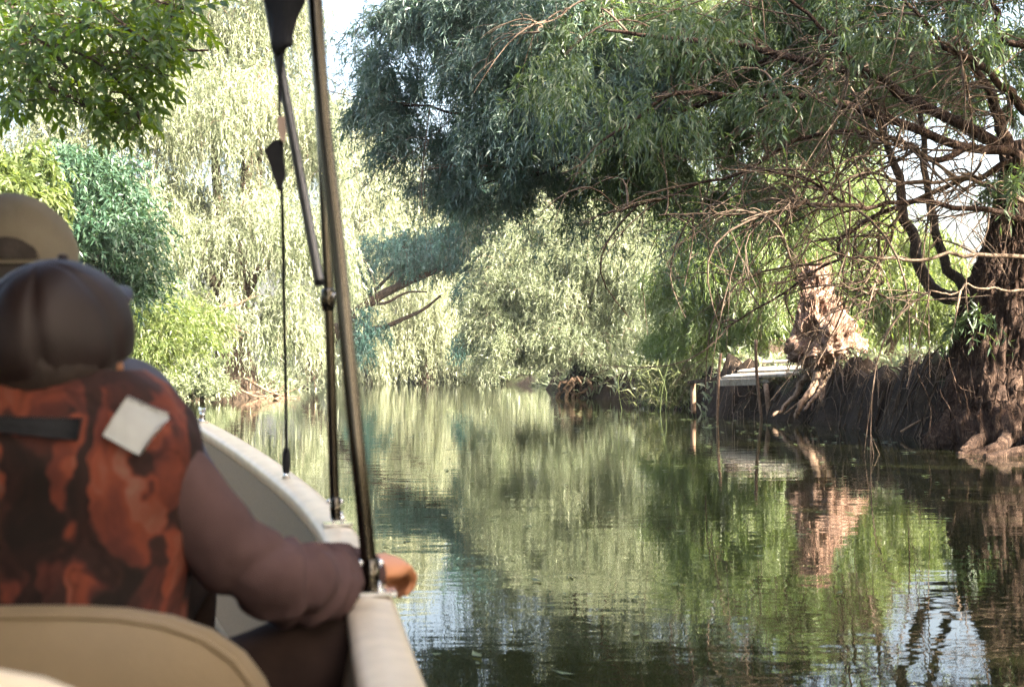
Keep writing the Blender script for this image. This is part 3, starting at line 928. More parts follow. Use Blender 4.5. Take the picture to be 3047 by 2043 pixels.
# bare secondary twigs
mb = MB()
for ib, pp in enumerate(bp):
    for j in range(5 if pp[-1][0] < 0.9 else (6 if pp[20][2] < 2.2 else 33)):
        k = int(6 + R.random() * 33)
        a = pp[k]
        d = nrm(np.array([-0.5 + R.normal() * 0.5, R.normal() * 0.5, 0.1 + R.normal() * 0.55]))
        ln = 0.5 + 1.4 * R.random() ** 2
        t = np.linspace(0, 1, 8)
        w = R.normal(size=(3,)) * 0.35
        p = a + d * (t * ln)[:, None] + np.outer(np.sin(t * 3.2), w * ln * 0.4) + np.array([0, 0, -1]) * (t ** 2 * ln * (0.1 + 0.5 * R.random()))[:, None]
        tube(mb, p, np.linspace(0.013, 0.004, 8) * (0.6 + 0.8 * R.random()), 4, False)
        for s in range(3):
            kk = 2 + int(R.random() * 5)
            d2 = nrm(d + R.normal(size=3) * 0.8)
            l2 = ln * (0.2 + 0.35 * R.random())
            t2 = np.linspace(0, 1, 5)
            p2 = p[kk] + d2 * (t2 * l2)[:, None] + np.array([0, 0, -1]) * (t2 ** 2 * l2 * 0.35)[:, None]
            tube(mb, p2, np.linspace(0.006, 0.0025, 5), 3, False)
tb = mb.build('twigs', TWIG, ow)
tb['kind'] = 'stuff'
crown(ow, [B(1150, 370, 21, 70, 75, 0.8), B(1245, 440, 20.8, 90, 80, 0.9), B(1330, 560, 20.8, 80, 55, 0.8), B(1450, 610, 20.5, 80, 45, 0.7), B(1160, 190, 21, 50, 80, 0.7), B(1235, 90, 20.3, 80, 110, 1.1), B(1340, 90, 20, 120, 140, 1.3), B(1185, 290, 20.8, 80, 80, 0.9), B(1480, 40, 19.5, 150, 130, 1.4),
           B(1440, 240, 19.8, 130, 120, 1.3), B(1500, 420, 20, 130, 110, 1.2), B(1400, 470, 20.3, 90, 80, 0.9), B(1640, 150, 18.8, 170, 170, 1.5), B(1660, 420, 19.3, 150, 140, 1.4), B(1830, 340, 18.8, 150, 180, 1.4),
           B(1600, 570, 20, 110, 50, 0.8), B(1500, -260, 20, 240, 200, 1.8), B(1250, -150, 21, 120, 110, 1.2)],
      175000, LEAF_TEAL, L=0.11, wr=0.15, strand=0.65, droop=0.42, rnd=0.72, hang=0.22, clus=26, spread=0.15, twigs=1600, twig_r=0.0045)
c2 = crown(ow, [B(1880, 120, 18.2, 170, 170, 1.4), B(1880, 560, 19.3, 140, 100, 1.1), B(2070, 250, 18.4, 180, 180, 1.3), B(2080, 520, 18.8, 160, 130, 1.2), B(2300, 140, 17.9, 180, 160, 1.3),
                B(2300, 400, 18.4, 150, 140, 1.1), B(2520, 40, 17.4, 180, 110, 1.2), B(2530, 280, 18.4, 90, 100, 0.8), B(2760, 30, 17, 130, 80, 1.0), B(2960, 30, 16.8, 120, 110, 1.0), B(2250, 620, 18.9, 110, 60, 0.7),
                B(2850, 200, 17.2, 70, 70, 0.5), B(2920, 330, 20, 50, 70, 0.5), B(2790, 300, 20, 60, 45, 0.5), B(2650, 330, 19.5, 60, 60, 0.5), B(3010, 560, 16.2, 50, 50, 0.3), B(2900, 960, 16.6, 40, 40, 0.25), B(2740, 230, 21, 150, 70, 0.8), B(2985, 230, 20, 70, 120, 0.6), B(2600, 200, 21, 110, 110, 0.8), B(2480, 380, 21, 90, 90, 0.7), B(1950, -280, 18.5, 260, 200, 1.8), B(2400, -300, 18, 280, 200, 1.8), B(2850, -250, 17.5, 240, 180, 1.6)],
           158000, LEAF_SHADE, L=0.115, wr=0.165, strand=0.65, droop=0.5, rnd=0.7, hang=0.25, clus=26, spread=0.15, twigs=1600, twig_r=0.0045)
c4 = crown(ow, [B(1420, 640, 21, 100, 30, 0.8), B(1620, 640, 21, 120, 30, 0.9), B(1820, 670, 20.5, 140, 50, 0.9), B(2020, 690, 19.5, 130, 60, 0.8), B(1100, 430, 21.5, 60, 60, 0.7), B(1220, 560, 21.5, 80, 50, 0.8), B(1080, 200, 21.5, 40, 110, 0.6)],
           5500, LEAF_TEAL, L=0.11, wr=0.15, strand=0.9, droop=0.6, rnd=0.7, hang=0.25, clus=6, spread=0.45, twigs=250, twig_r=0.004)
c3 = crown(ow, [B(2080, 130, 15.4, 150, 90, 0.6), B(2350, 330, 15.6, 160, 90, 0.5), B(2640, 120, 15, 150, 90, 0.5), B(1950, 400, 15.8, 170, 110, 0.6), B(2180, 640, 16.5, 130, 60, 0.5), B(2880, 90, 14.6, 120, 90, 0.5), B(1700, 300, 16.5, 150, 150, 0.7)],
           6500, LEAF_SHADE, L=0.12, wr=0.17, strand=0.5, droop=0.7, rnd=0.6, per=8, clus=5, spread=0.22)

# unseen willows added beside and behind the boat to shade it
for i, (x, y, sx) in enumerate(((10.6, 16.4, 0), (9.8, 9.0, -1), (9.6, 5.0, -1), (9.6, 0.0, -1), (9.6, -3.4, -1), (12.8, -7.5, -1), (9.8, -6.5, -1), (6.0, -15.0, 0), (-2.0, -16.5, 0), (-10.5, -9.0, 1), (-11.0, 0.5, 1))):
    hgt = 7.4 + R.random()
    lb = [(np.array([x + sx * 1.2, y, hgt - 2.2]), np.array([2.6, 2.9, 2.2])), (np.array([x + sx * 3.6, y + 0.8, hgt + 1.2]), np.array([2.8, 2.8, 1.7])), (np.array([x - sx * 0.8, y - 1.2, hgt + 0.3]), np.array([2.5, 2.6, 2.2])),
          (np.array([x, y, hgt + 3.0]), np.array([2.4, 2.8, 2.2])),
          (np.array([x + sx * 0.8, y + 0.5, 1.9]), np.array([2.0, 2.9, 1.6]))]
    tree('willow_tree', 'unseen willow added beside and behind the boat to shade it', 'tree', (x, y, 0.8), (x + sx * 0.3, y, 4.0), 0.4, lb, 13000, LEAF_SHADE, group='added shade willows around the boat',
         tri=True, L=0.46, wr=0.36, strand=1.3, droop=0.7)

# ------------------------------------------------------------------ ash branch, upper left
ash = empty('ash_tree', 'dark green ash branch with large compound leaves in the upper left corner', 'tree')
mb = MB()
tube(mb, cr([(-6.4, 9.5, 0.2), (-6.3, 9.5, 2.0), (-6.0, 9.3, 4.2), (-5.6, 9.2, 6.0)], 16), np.linspace(0.24, 0.11, 16), 14, True, trunk_disp(3, 0.1))
mb.build('trunk', BARK_D, ash)
AB = [([(-560, -230), (-150, -120), (19, 8), (126, 126), (190, 190), (230, 245), (250, 320)], 9.3, 9.0, 0.022), ([(-560, 60), (-160, 90), (0, 172), (77, 214), (134, 252), (200, 290)], 9.6, 9.3, 0.02),
      ([(-560, -260), (100, -110), (250, -20), (360, 70), (460, 130), (560, 150), (620, 150)], 9.0, 8.8, 0.022), ([(126, 126), (260, 170), (340, 230), (400, 310), (420, 370)], 9.1, 8.9, 0.012),
      ([(250, -20), (400, -10), (520, 20), (600, 50)], 8.9, 8.8, 0.012), ([(230, 60), (330, 110), (430, 200), (520, 230)], 9.0, 8.8, 0.01), ([(77, 214), (60, 260), (80, 320)], 9.4, 9.3, 0.008),
      ([(134, 252), (220, 300), (330, 350), (380, 390)], 9.2, 9.0, 0.009)]
apaths = []
for pts, d0, d1, r in AB:
    pp = cr([P(a, b, d0 + (d1 - d0) * i / (len(pts) - 1)) for i, (a, b) in enumerate(pts)], 24)
    mb = MB()
    tube(mb, pp, np.linspace(r, r * 0.3, 24), 7)
    mb.build('branch', BARK_D, ash)
    apaths.append(pp)


def ash_leaf_mesh(seed):
    rr = np.random.default_rng(seed)
    v, f, val = [], [], []
    n = 3
    def leaflet(b, d, side, L, W):
        d = d / np.linalg.norm(d)
        s = np.cross(d, [0, 0, 1.0]); s /= np.linalg.norm(s) + 1e-9
        up = np.cross(s, d)
        i = len(v)
        v.extend([b, b + d * L * 0.22 + s * W * 0.38 + up * W * 0.1, b + d * L * 0.5 + s * W * 0.5 + up * W * 0.12, b + d * L - up * L * 0.12, b + d * L * 0.5 - s * W * 0.5 + up * W * 0.12, b + d * L * 0.22 - s * W * 0.38 + up * W * 0.1, b + d * L * 0.45])
        f.extend([(i, i + 1, i + 2, i + 6), (i + 6, i + 2, i + 3), (i + 6, i + 3, i + 4), (i, i + 6, i + 4, i + 5)])
        val.extend([rr.random()] * 4)
    ln = 0.20
    for k in range(n):
        x = ln * (0.35 + 0.28 * k)
        drop = -0.25 * (x / ln) ** 2 * ln
        for s in (-1, 1):
            leaflet(np.array([x, 0.002 * s, drop]), np.array([0.55, s * (0.8 + 0.2 * rr.random()), -0.25 - 0.3 * rr.random()]), s, 0.075 * (0.85 + 0.3 * rr.random()), 0.027)
    leaflet(np.array([ln * 1.02, 0, -0.25 * ln]), np.array([1, 0.2 * rr.normal(), -0.7]), 1, 0.085, 0.030)
    mb = MB()
    t = np.linspace(0, 1, 6)
    tube(mb, np.stack([t * ln, t * 0, -0.25 * t ** 2 * ln], -1), 0.0016, 4)
    nv = len(v)
    mb2v = np.concatenate([np.array(v)] + mb.v)
    ff = f + [tuple(i + nv for i in q) for q in mb.f]
    me = bpy.data.meshes.new('ash_leaf')
    me.from_pydata(mb2v.tolist(), [], ff)
    at = me.attributes.new('v', 'FLOAT', 'FACE')
    at.data.foreach_set('value', np.array(val + [0.2] * len(mb.f), np.float32))
    me.update()
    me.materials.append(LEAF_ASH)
    return me


ALM = [ash_leaf_mesh(s) for s in range(7)]
AP = np.array([(-60, -60), (590, -60), (590, 130), (510, 190), (450, 260), (420, 370), (370, 390), (260, 360), (150, 300), (80, 310), (-60, 300)], float)


def in_poly(x, y, poly):
    c = False
    for k in range(len(poly)):
        a, b = poly[k], poly[(k + 1) % len(poly)]
        if (a[1] > y) != (b[1] > y) and x < a[0] + (y - a[1]) / (b[1] - a[1]) * (b[0] - a[0]):
            c = not c
    return c


allp = np.concatenate(apaths)
cnt = 0
mbt = MB()
while cnt < 298:
    x, y = random.uniform(-60, 655), random.uniform(-60, 420)
    if not in_poly(x, y, AP):
        continue
    if random.random() > 0.35 + 0.9 * vnoise(np.array([[x / 90.0, y / 90.0, 1.5]]), 6)[0] ** 1.5:
        continue
    pos = P(x, y, random.uniform(8.5, 9.6))
    near = allp[np.argmin(np.linalg.norm(allp - pos, axis=1))]
    out = pos - near + np.array([0.15, 0.0, -0.05]) + R.normal(size=3) * 0.18
    base = pos - nrm(out) * 0.1
    o = bpy.data.objects.new('leaf', ALM[cnt % 7])
    COL.objects.link(o)
    o.parent = ash
    o.location = base
    o.rotation_euler = (R.normal() * 0.5, math.atan2(-out[2], math.hypot(out[0], out[1])) * 0.7 + 0.25 + R.normal() * 0.25, math.atan2(out[1], out[0]) + R.normal() * 0.35)
    o.scale = (random.uniform(1.0, 1.45),) * 3
    tube(mbt, cr([near, (near + base) / 2 + [0, 0, 0.03], base], 5), np.linspace(0.0035, 0.0018, 5), 4, False)
    cnt += 1
av, af, avv, na_ = [], [], [], 0
tmpl = []
for me_ in ALM:
    co = np.empty(len(me_.vertices) * 3); me_.vertices.foreach_get('co', co)
    vv_ = np.empty(len(me_.polygons)); me_.attributes['v'].data.foreach_get('value', vv_)
    tmpl.append((co.reshape(-1, 3), [tuple(q.vertices) for q in me_.polygons], vv_))
k_ = 0
while k_ < 170:
    x, y = random.uniform(-80, 600), random.uniform(-80, 400)
    if not in_poly(x + 25, y + 25, AP) or random.random() > 0.3 + 1.0 * vnoise(np.array([[x / 80.0, y / 80.0, 7.5]]), 16)[0] ** 1.5:
        continue
    co, fs, vv_ = tmpl[k_ % 7]
    rz, ry, rx = random.uniform(-1.4, 1.0), 0.5 + R.normal() * 0.3, R.normal() * 0.5
    A1 = np.array([[math.cos(rz), -math.sin(rz), 0], [math.sin(rz), math.cos(rz), 0], [0, 0, 1]])
    A2 = np.array([[math.cos(ry), 0, math.sin(ry)], [0, 1, 0], [-math.sin(ry), 0, math.cos(ry)]])
    A3 = np.array([[1, 0, 0], [0, math.cos(rx), -math.sin(rx)], [0, math.sin(rx), math.cos(rx)]])
    av.append((co * random.uniform(0.9, 1.3)) @ (A1 @ A2 @ A3).T + P(x, y, random.uniform(9.2, 10.4)))
    af += [tuple(i + na_ for i in q) for q in fs]
    avv.append(vv_)
    na_ += len(co)
    k_ += 1
me_ = bpy.data.meshes.new('foliage')
me_.from_pydata(np.concatenate(av).tolist(), [], af)
at = me_.attributes.new('v', 'FLOAT', 'FACE')
at.data.foreach_set('value', np.concatenate(avv).astype(np.float32))
me_.update()
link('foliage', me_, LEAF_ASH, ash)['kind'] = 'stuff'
tb = mbt.build('twigs', BARK_D, ash)
tb['kind'] = 'stuff'

# ------------------------------------------------------------------ bank details
reed = empty('reed_clump', 'pale reeds with arching blades at the water left of the jetty', 'reeds')
n = 1500
bx = P(1975, 1218, 31.4)
b = bx * [1, 1, 0] + np.stack([R.normal(size=n) * 0.38, R.normal(size=n) * 0.35, R.random(n) * 0.9], -1) + [0.1, 0, 0.02]
d = nrm(np.stack([R.normal(size=n) * 0.55 - 0.1, R.normal(size=n) * 0.4, 0.5 + R.random(n) * 0.9], -1))
rl = leaves('blades', b, d, 0.28 + 0.3 * R.random(n), np.full(n, 0.028), R.random(n), LEAF_REED, reed, 0.5)
rl['kind'] = 'stuff'
mb = MB()
for i in range(40):
    a = bx * [1, 1, 0] + np.array([R.normal() * 0.4, R.normal() * 0.6, -0.1])
    tube(mb, cr([a, a + np.array([R.normal() * 0.1, 0, 0.6]), a + np.array([R.normal() * 0.3, 0, 1.2])], 6), 0.008, 4, False)
so = mb.build('stems', LEAF_REED, reed)
so['kind'] = 'stuff'

# hanging roots on the eroded right bank
pr = np.array([p for p in RIGHT if 14 < p[1] < 30])
for nm, cnt_, mt, rad_ in (('hanging_roots', 60, BARK_D, 0.016), ('brushwood', 330, TWIG, 0.007)):
    mb = MB()
    for i in range(cnt_):
        q_ = R.random() * (len(pr) - 1.001)
        k = int(q_)
        c = pr[k] + (pr[k + 1] - pr[k]) * (q_ - k)
        if c[1] > 24.2 and R.random() < 0.6:
            continue
        nv_ = np.array([pr[k + 1][1] - pr[k][1], -(pr[k + 1][0] - pr[k][0])])
        nv_ = nv_ / np.linalg.norm(nv_)
        tv_ = np.array([-nv_[1], nv_[0]])
        u0, u1 = 0.15 + 0.6 * R.random(), -0.05 + 0.4 * R.random()
        if nm == 'brushwood':
            u1, sp_ = u0 + R.normal() * 0.2, R.normal() * 0.7
        else:
            sp_ = R.normal() * 0.45
        n_ = 9
        t = np.linspace(0, 1, n_)
        w = np.cumsum(R.normal(size=(n_, 2)) * 0.05, 0)
        xy = c + nv_ * (u0 + (u1 - u0) * t)[:, None] + tv_ * (sp_ * t)[:, None] + w
        z = ground_z(xy[:, 0], xy[:, 1]) + 0.03 + 0.07 * R.random() + 0.12 * R.random() * np.sin(t * 3.1)
        z = np.maximum(z, -0.05)
        tube(mb, np.column_stack([xy, z]), np.linspace(rad_, rad_ * 0.4, n_) * (0.5 + 1.3 * R.random() ** 2), 4, False)
    tag(mb.build(nm, mt), kind='stuff')

DEAD = [([(2480, 1165), (2560, 1120), (2640, 1105), (2690, 1100)], 24.0, 0.02, 'dead branch lying along the bank right of the stump'),
        ([(2500, 1240), (2590, 1215), (2660, 1205), (2700, 1208)], 22.6, 0.014, 'thin dead stick just above the dark water right of the stump'),
        ([(2680, 1285), (2730, 1255), (2790, 1230), (2830, 1215)], 19.0, 0.018, 'broken stick slanting out of the water left of the old willow'),
        ([(2740, 1180), (2745, 1140), (2755, 1110), (2790, 1060)], 20.0, 0.015, 'upright dead twig on the dark bank left of the old willow')]
for pts, dd, r, lab in DEAD:
    mb = MB()
    pp = cr([P(a, b, dd) for a, b in pts], 16)
    tube(mb, pp, np.linspace(r, r * 0.5, 16), 7, True, trunk_disp(5, 0.15))
    for j in range(6):
        k = int(3 + R.random() * 12)
        d2 = nrm(np.gradient(pp, axis=0)[k] + R.normal(size=3) * 0.02)
        l2 = 0.2 + 0.5 * R.random()
        d2 = nrm(nrm(d2) + R.normal(size=3) * 0.6)
        tube(mb, cr([pp[k], pp[k] + d2 * l2 * 0.5 + R.normal(size=3) * 0.03, pp[k] + d2 * l2], 6), np.linspace(r * 0.5, r * 0.2, 6), 5, False)
    tag(mb.build('dead_branch', ROOT), lab, 'dead branch', 'dead wood on the right bank')
LD = [([(735, 1125), (790, 1160), (835, 1180), (880, 1195)], 42.6, 0.05, 'bare root leaning into the water right of the left willow trunk'),
      ([(715, 1160), (750, 1175), (790, 1187), (820, 1190)], 42.4, 0.04, 'low bare branch touching the water beside the left willow trunk'),
      ([(530, 920), (600, 932), (660, 915), (720, 905)], 40.5, 0.03, 'tan dead branch jutting from the left willow above the lime bush'),
      ([(530, 922), (590, 945), (640, 965), (690, 975)], 40.5, 0.03, 'lower tan dead branch jutting from the left willow above the lime bush')]
for pts, dd, r, lab in LD:
    mb = MB()
    pp = cr([P(a, b, dd) for a, b in pts], 14)
    tube(mb, pp, np.linspace(r, r * 0.4, 14), 7, True, trunk_disp(5, 0.15))
    for j in range(9):
        k = int(2 + R.random() * 11)
        d2 = nrm(nrm(np.gradient(pp, axis=0)[k]) + R.normal(size=3) * 0.4)
        tube(mb, cr([pp[k], pp[k] + d2 * 0.35 + R.normal(size=3) * 0.05, pp[k] + d2 * 0.8], 6), np.linspace(r * 0.6, r * 0.2, 6), 5, False)
    tag(mb.build('dead_branch', ROOT), lab, 'dead branch', 'dead wood on the left bank')

# undergrowth on both banks
xs = np.concatenate([R.uniform(-16, -8, 26000), R.uniform(1, 12, 26000), R.uniform(-12, 4, 12000), R.uniform(4.5, 10, 9000)])
ys = np.concatenate([R.uniform(14, 86, 26000), R.uniform(27, 70, 26000), R.uniform(76, 98, 12000), R.uniform(18, 30, 9000)])
s = river_sd(xs, ys)
k = (s > 0.1) & (s < 4.5) & ~((xs > 0) & (ys < 28) & (s < 0.75))
xs, ys = xs[k], ys[k]
n = len(xs)
b = np.stack([xs, ys, ground_z(xs, ys) - 0.03], -1)
d = nrm(np.stack([R.normal(size=n) * 0.6, R.normal(size=n) * 0.6, 0.4 + R.random(n)], -1))
far = 0.10 + 0.0035 * ys
ug = leaves('undergrowth', b, d, far * (1 + 1.2 * R.random(n)), far * 0.28, R.random(n), LEAF_BUSH, None, 0.3)
tag(ug, kind='stuff')

# far wood behind everything
lob = []
for i in range(26):
    x = -70 + i * 5.6 + R.normal()
    lob.append((np.array([x, 122 + 6 * R.normal(), 4.5 + R.random() * 2]), np.array([5, 4, 5.0])))
for i in range(16):
    lob.append((np.array([-24 + i * 3.2, 100 + 2 * R.random(), 1.6]), np.array([2.6, 2, 2.0])))
for i in range(14):
    lob.append((np.array([18 + 5 * R.random(), 34 + i * 6.0, 1.6 + R.random()]), np.array([3.5, 3.5, 1.8])))
    lob.append((np.array([-19 - 5 * R.random(), 14 + i * 6.5, 5 + R.random()]), np.array([4, 4, 5])))
b, d, ln, v, _ = strands(lob, 42000, 0.6, strand=2.0, droop=0.7, spread=0.2)
fw = leaves('distant_wood', b, d, ln, ln * 0.32, v, LEAF_GREEN, tri=True)
tag(fw, kind='stuff')

# floating specks
n = 900
fx = R.uniform(-6, 6, n)
fy = 2.5 + 30 * R.random(n) ** 1.6
k = river_sd(fx, fy) < -0.3
fx, fy = fx[k], fy[k]
mb = MB()
for x, y in zip(fx, fy):
    a = R.random() * 6.28
    L, W = (0.012 + 0.03 * R.random()) * (1 + y * 0.05), (0.006 + 0.010 * R.random()) * (1 + y * 0.05)
    ca, sa = math.cos(a), math.sin(a)
    mb.add([(x + ca * u - sa * w, y + sa * u + ca * w, 0.005 + 0.004 * h) for u, w, h in ((-L, 0, 1), (0, -W, 0), (L, 0, 1.5), (0, W, 0))], [(0, 1, 2, 3)])
tag(mb.build('floating_leaves', LEAF_REED, smooth=False), kind='stuff')

# ------------------------------------------------------------------ boat
boat = empty('boat', 'open white motorboat with a speckled grey inside carrying the two passengers', 'boat')
GP = [(1265, 2043, .385), (1185, 1830, .385), (1130, 1700, .38), (1060, 1580, .365), (980, 1490, .345), (880, 1410, .315), (760, 1330, .275), (650, 1268, .235), (580, 1240, .212)]
g = [P(a, b, dr * F / (b - HZ)) for a, b, dr in GP]
bow = np.array([-1.98, 6.50, 0.78])
g = [np.array([0.30, -1.4, 0.565]), np.array([0.10, 0.4, 0.565])] + g + [np.array([-1.50, 6.12, 0.755]), np.array([-1.76, 6.36, 0.77])]
ax0 = bow[:2]
adir = nrm(np.array([0.145, -0.99]))


def mirror(p):
    r = p[:2] - ax0
    par = adir * (r @ adir)
    m = ax0 + 2 * par - r
    return np.array([m[0], m[1], p[2]])


sg = cr(g, 60)
edge = np.vstack([sg, bow[None], np.array([mirror(p) for p in sg[::-1]])])
edge = cr(edge[::2], 130)
T2 = nrm(np.gradient(edge[:, :2], axis=0))
NI = np.stack([-T2[:, 1], T2[:, 0]], -1)       # inward (left of travel towards the bow)
ne = len(edge)
# miters keep the inner line from crossing at the bow
cb = np.array([edge[:, :2].mean(0)])


def sweep(profile, name, mat, closed=False):
    m = len(profile)
    v = np.zeros((ne, m, 3))
    for j, (o, z) in enumerate(profile):
        v[:, j, :2] = edge[:, :2] + NI * o
        v[:, j, 2] = edge[:, 2] + z
    f = []
    for i in range(ne - 1):
        for j in range(m - 1 if not closed else m):
            k = (j + 1) % m
            f.append((i * m + j, i * m + k, (i + 1) * m + k, (i + 1) * m + j))
    mb = MB()
    mb.add(v.reshape(-1, 3), f)
    return mb.build(name, mat, boat)


gw = 0.076
sweep([(0.010, -0.045), (-0.004, -0.040), (-0.006, -0.012), (0.002, -0.002), (0.010, 0.0), (gw * 0.5, 0.004), (gw - 0.012, 0.0), (gw - 0.002, -0.004), (gw + 0.002, -0.014), (gw, -0.04), (gw - 0.01, -0.045)], 'gunwale', GEL, True)
sweep([(0.012, -0.03), (0.02, -0.15), (0.05, -0.35), (0.12, -0.60), (0.22, -0.80)], 'hull', GEL)
# inner liner to the floor
sweep([(gw - 0.004, -0.035), (gw + 0.012, -0.12), (gw + 0.03, -0.25), (gw + 0.06, -0.40), (gw + 0.10, -0.50)], 'inner_side', LINER)
fl = [(*(edge[i, :2] + NI[i] * (gw + 0.06)), 0.07) for i in range(ne)]
mb = MB()
mb.add(fl, [(i, i + 1, ne - 2 - i, ne - 1 - i) for i in range(ne // 2 - 1)])
mb.build('floor', LINER, boat, False)
mb = MB()
tr = [edge[0] + [0, 0, -0.02], edge[-1] + [0, 0, -0.02], edge[-1] * [1, 1, 0] + [0, 0, -0.3], edge[0] * [1, 1, 0] + [0, 0, -0.3]]
ofs = np.array([0.01, -0.04, 0])
mb.add(tr + [p + ofs for p in tr], [(0, 1, 2, 3), (7, 6, 5, 4), (0, 4, 5, 1), (1, 5, 6, 2), (2, 6, 7, 3), (3, 7, 4, 0)])
mb.build('transom', GEL, boat, False)
# mooring cleat on the bow gunwale
cc = P(598, 1247, 5.72) + [0, 0, 0.0]
ci = int(np.argmin(np.linalg.norm(edge[:60, :2] - cc[:2], axis=1)))
cp = edge[ci].copy()
cp[:2] += NI[ci] * gw * 0.5
ct = np.array([*T2[ci], 0.04])
A = axes(ct)
cl = MB()
box(cl, cp + [0, 0, 0.007], (0.085, 0.034, 0.008), A)
co = cl.build('cleat', CHROME, boat, False)
mb = MB()
for sx in (-0.018, 0.018):
    p = cp + A[:, 0] * sx
    tube(mb, [p + [0, 0, 0.008], p + A[:, 0] * sx * -0.2 + [0, 0, 0.034], p + A[:, 0] * sx * -0.1 + [0, 0, 0.05]], [0.011, 0.008, 0.009], 10)
mb.build('cleat_leg', CHROME, co)
mb = MB()
q = cr([cp - A[:, 0] * 0.062 + [0, 0, 0.062], cp - A[:, 0] * 0.03 + [0, 0, 0.052], cp + [0, 0, 0.050], cp + A[:, 0] * 0.03 + [0, 0, 0.052], cp + A[:, 0] * 0.062 + [0, 0, 0.058]], 14)
tube(mb, q, [0.004, .006, .008] + [0.009] * 8 + [0.008, .006, 0.004], 10)
mb.build('cleat_horn', CHROME, co)

# ------------------------------------------------------------------ canopy frame
cf = empty('boat_canopy', 'black canvas boat canopy on brown steel tubes with a gathered corner at the top', 'canopy')


def pole(pts, r, name, mat, ns=16):
    mb = MB()
    tube(mb, cr(pts, 34), r, ns)
    return mb.build(name, mat, cf)


d1, d2 = 2.38, 3.22
p1 = [P(1106, 1760, d1), P(1072, 1418, d1), P(1048, 1178, d1 + .01), P(1025, 939, d1 + .02), P(1001, 700, d1 + .03), P(965, 380, d1 + .04), P(937, 0, d1 + .05), P(925, -300, d1 + 0.08)]
pole(p1, 0.0133, 'pole', STEEL)
p2 = [P(998, 1540, d2), P(993, 1418, d2), P(987, 1178, d2), P(980, 939, d2), P(970, 700, d2), P(955, 400, d2), P(932, 0, d2), P(915, -380, d2)]
pole(p2, 0.0112, 'pole', STEEL)
p3 = [P(952, 850, d2 - 0.03), P(925, 700, d2 - 0.03), P(885, 480, d2 - 0.03), P(845, 260, d2 - 0.03), P(808, 60, d2 - 0.03), P(770, -160, d2 - 0.03)]
pole(p3, 0.0115, 'strut', STEEL_D)
# hinge fittings
mb = MB()
tube(mb, [P(976, 925, d2), P(975.5, 900, d2), P(975, 870, d2), P(973, 858, d2)], [0.0135, 0.0165, 0.0165, 0.0135], 16)
jn = mb.build('hinge_collar', STEEL, cf)
mb = MB()
tube(mb, [P(990, 880, d2 - 0.02), P(998, 880, d2 - 0.02)], 0.007, 10)
mb.build('hinge_pin', CHROME, jn)
for (bx_, by_, bd, s) in ((1103, 1712, d1, 1.0), (998, 1515, d2, 0.85)):
    top = P(bx_, by_, bd)
    foot = P(bx_ + 8 * s, by_ + (75 if s == 1 else 45), bd)
    mb = MB()
    tube(mb, [top + [0, 0, 0.028], top, foot * .5 + top * .5, foot * .72 + top * .28], np.array([0.0145, 0.0150, 0.0150, 0.0125]) * s, 16)
    ff = mb.build('foot_sleeve', STEEL, cf)
    for sx in (-1, 1):
        mb = MB()
        ellipsoid(mb, top + np.array([sx * 0.0165 * s, -0.004, 0.022 * s]), (0.0065 * s,) * 3, 10, 8)
        mb.build('sleeve_bolt', CHROME, ff)
    mb = MB()
    for sx in (-1, 1):
        box(mb, foot + np.array([sx * 0.011 * s, 0, 0.010]), (0.004, 0.022 * s, 0.046 * s))
    tube(mb, [foot + [-0.018 * s, 0, 0.016], foot + [0.018 * s, 0, 0.016]], 0.006 * s, 10)
    mb.build('deck_hinge', CHROME, cf)
    i = int(np.argmin(np.linalg.norm(edge[:60, :2] - foot[:2], axis=1)))
    mb = MB()
    box(mb, np.array([foot[0], foot[1], edge[i, 2] + 0.007]), (0.055 * s, 0.075 * s, 0.006), axes([*T2[i], 0]))
    mb.build('deck_plate', CHROME, cf, False)

# canopy with its gathered corner
cn = cf
mb = MB()
nu, nv = 26, 14
vv = []
for i in range(nu):
    for j in range(nv):
        u, w = i / (nu - 1), j / (nv - 1) * 2 - 1
        c = np.array([-0.95, -2.0]) + (np.array([-1.62, 2.75]) - np.array([-0.95, -2.0])) * u
        px = np.array([0.99, 0.145])
        xy = c + px * w * 1.12
        vv.append((xy[0], xy[1], 2.02 - 0.16 * w ** 4 + 0.04 * math.sin(u * 3.14) + 0.01 * math.sin(u * 22 + w * 3)))
ff = [(i * nv + j, i * nv + j + 1, (i + 1) * nv + j + 1, (i + 1) * nv + j) for i in range(nu - 1) for j in range(nv - 1)]
vv = np.array(vv)
n0 = len(vv)
mb.add(np.vstack([vv, vv + [0, 0, 0.006]]), ff + [tuple(k + n0 for k in q[::-1]) for q in ff])
mb.build('top_sheet', BLACKF, cn)
mb = MB()
ga = [(845, -220, 110), (846, -60, 80), (848, 0, 68), (845, 50, 46), (840, 100, 36), (838, 128, 37), (839, 146, 30), (842, 152, 10), (836, 178, 11), (832, 250, 8), (831, 335, 6)]
q = cr([list(P(a, b, 3.13)) + [r / F * 3.13] for a, b, r in ga], 60)
tube(mb, q[:, :3], q[:, 3], 28, True, lambda s, a: 1 + 0.10 * np.sin(5 * a + 6 * s) * (1 - s) + 0.05 * np.sin(9 * a - 14 * s), 0.45)
mb.build('gathered_corner', BLACKF, cn)

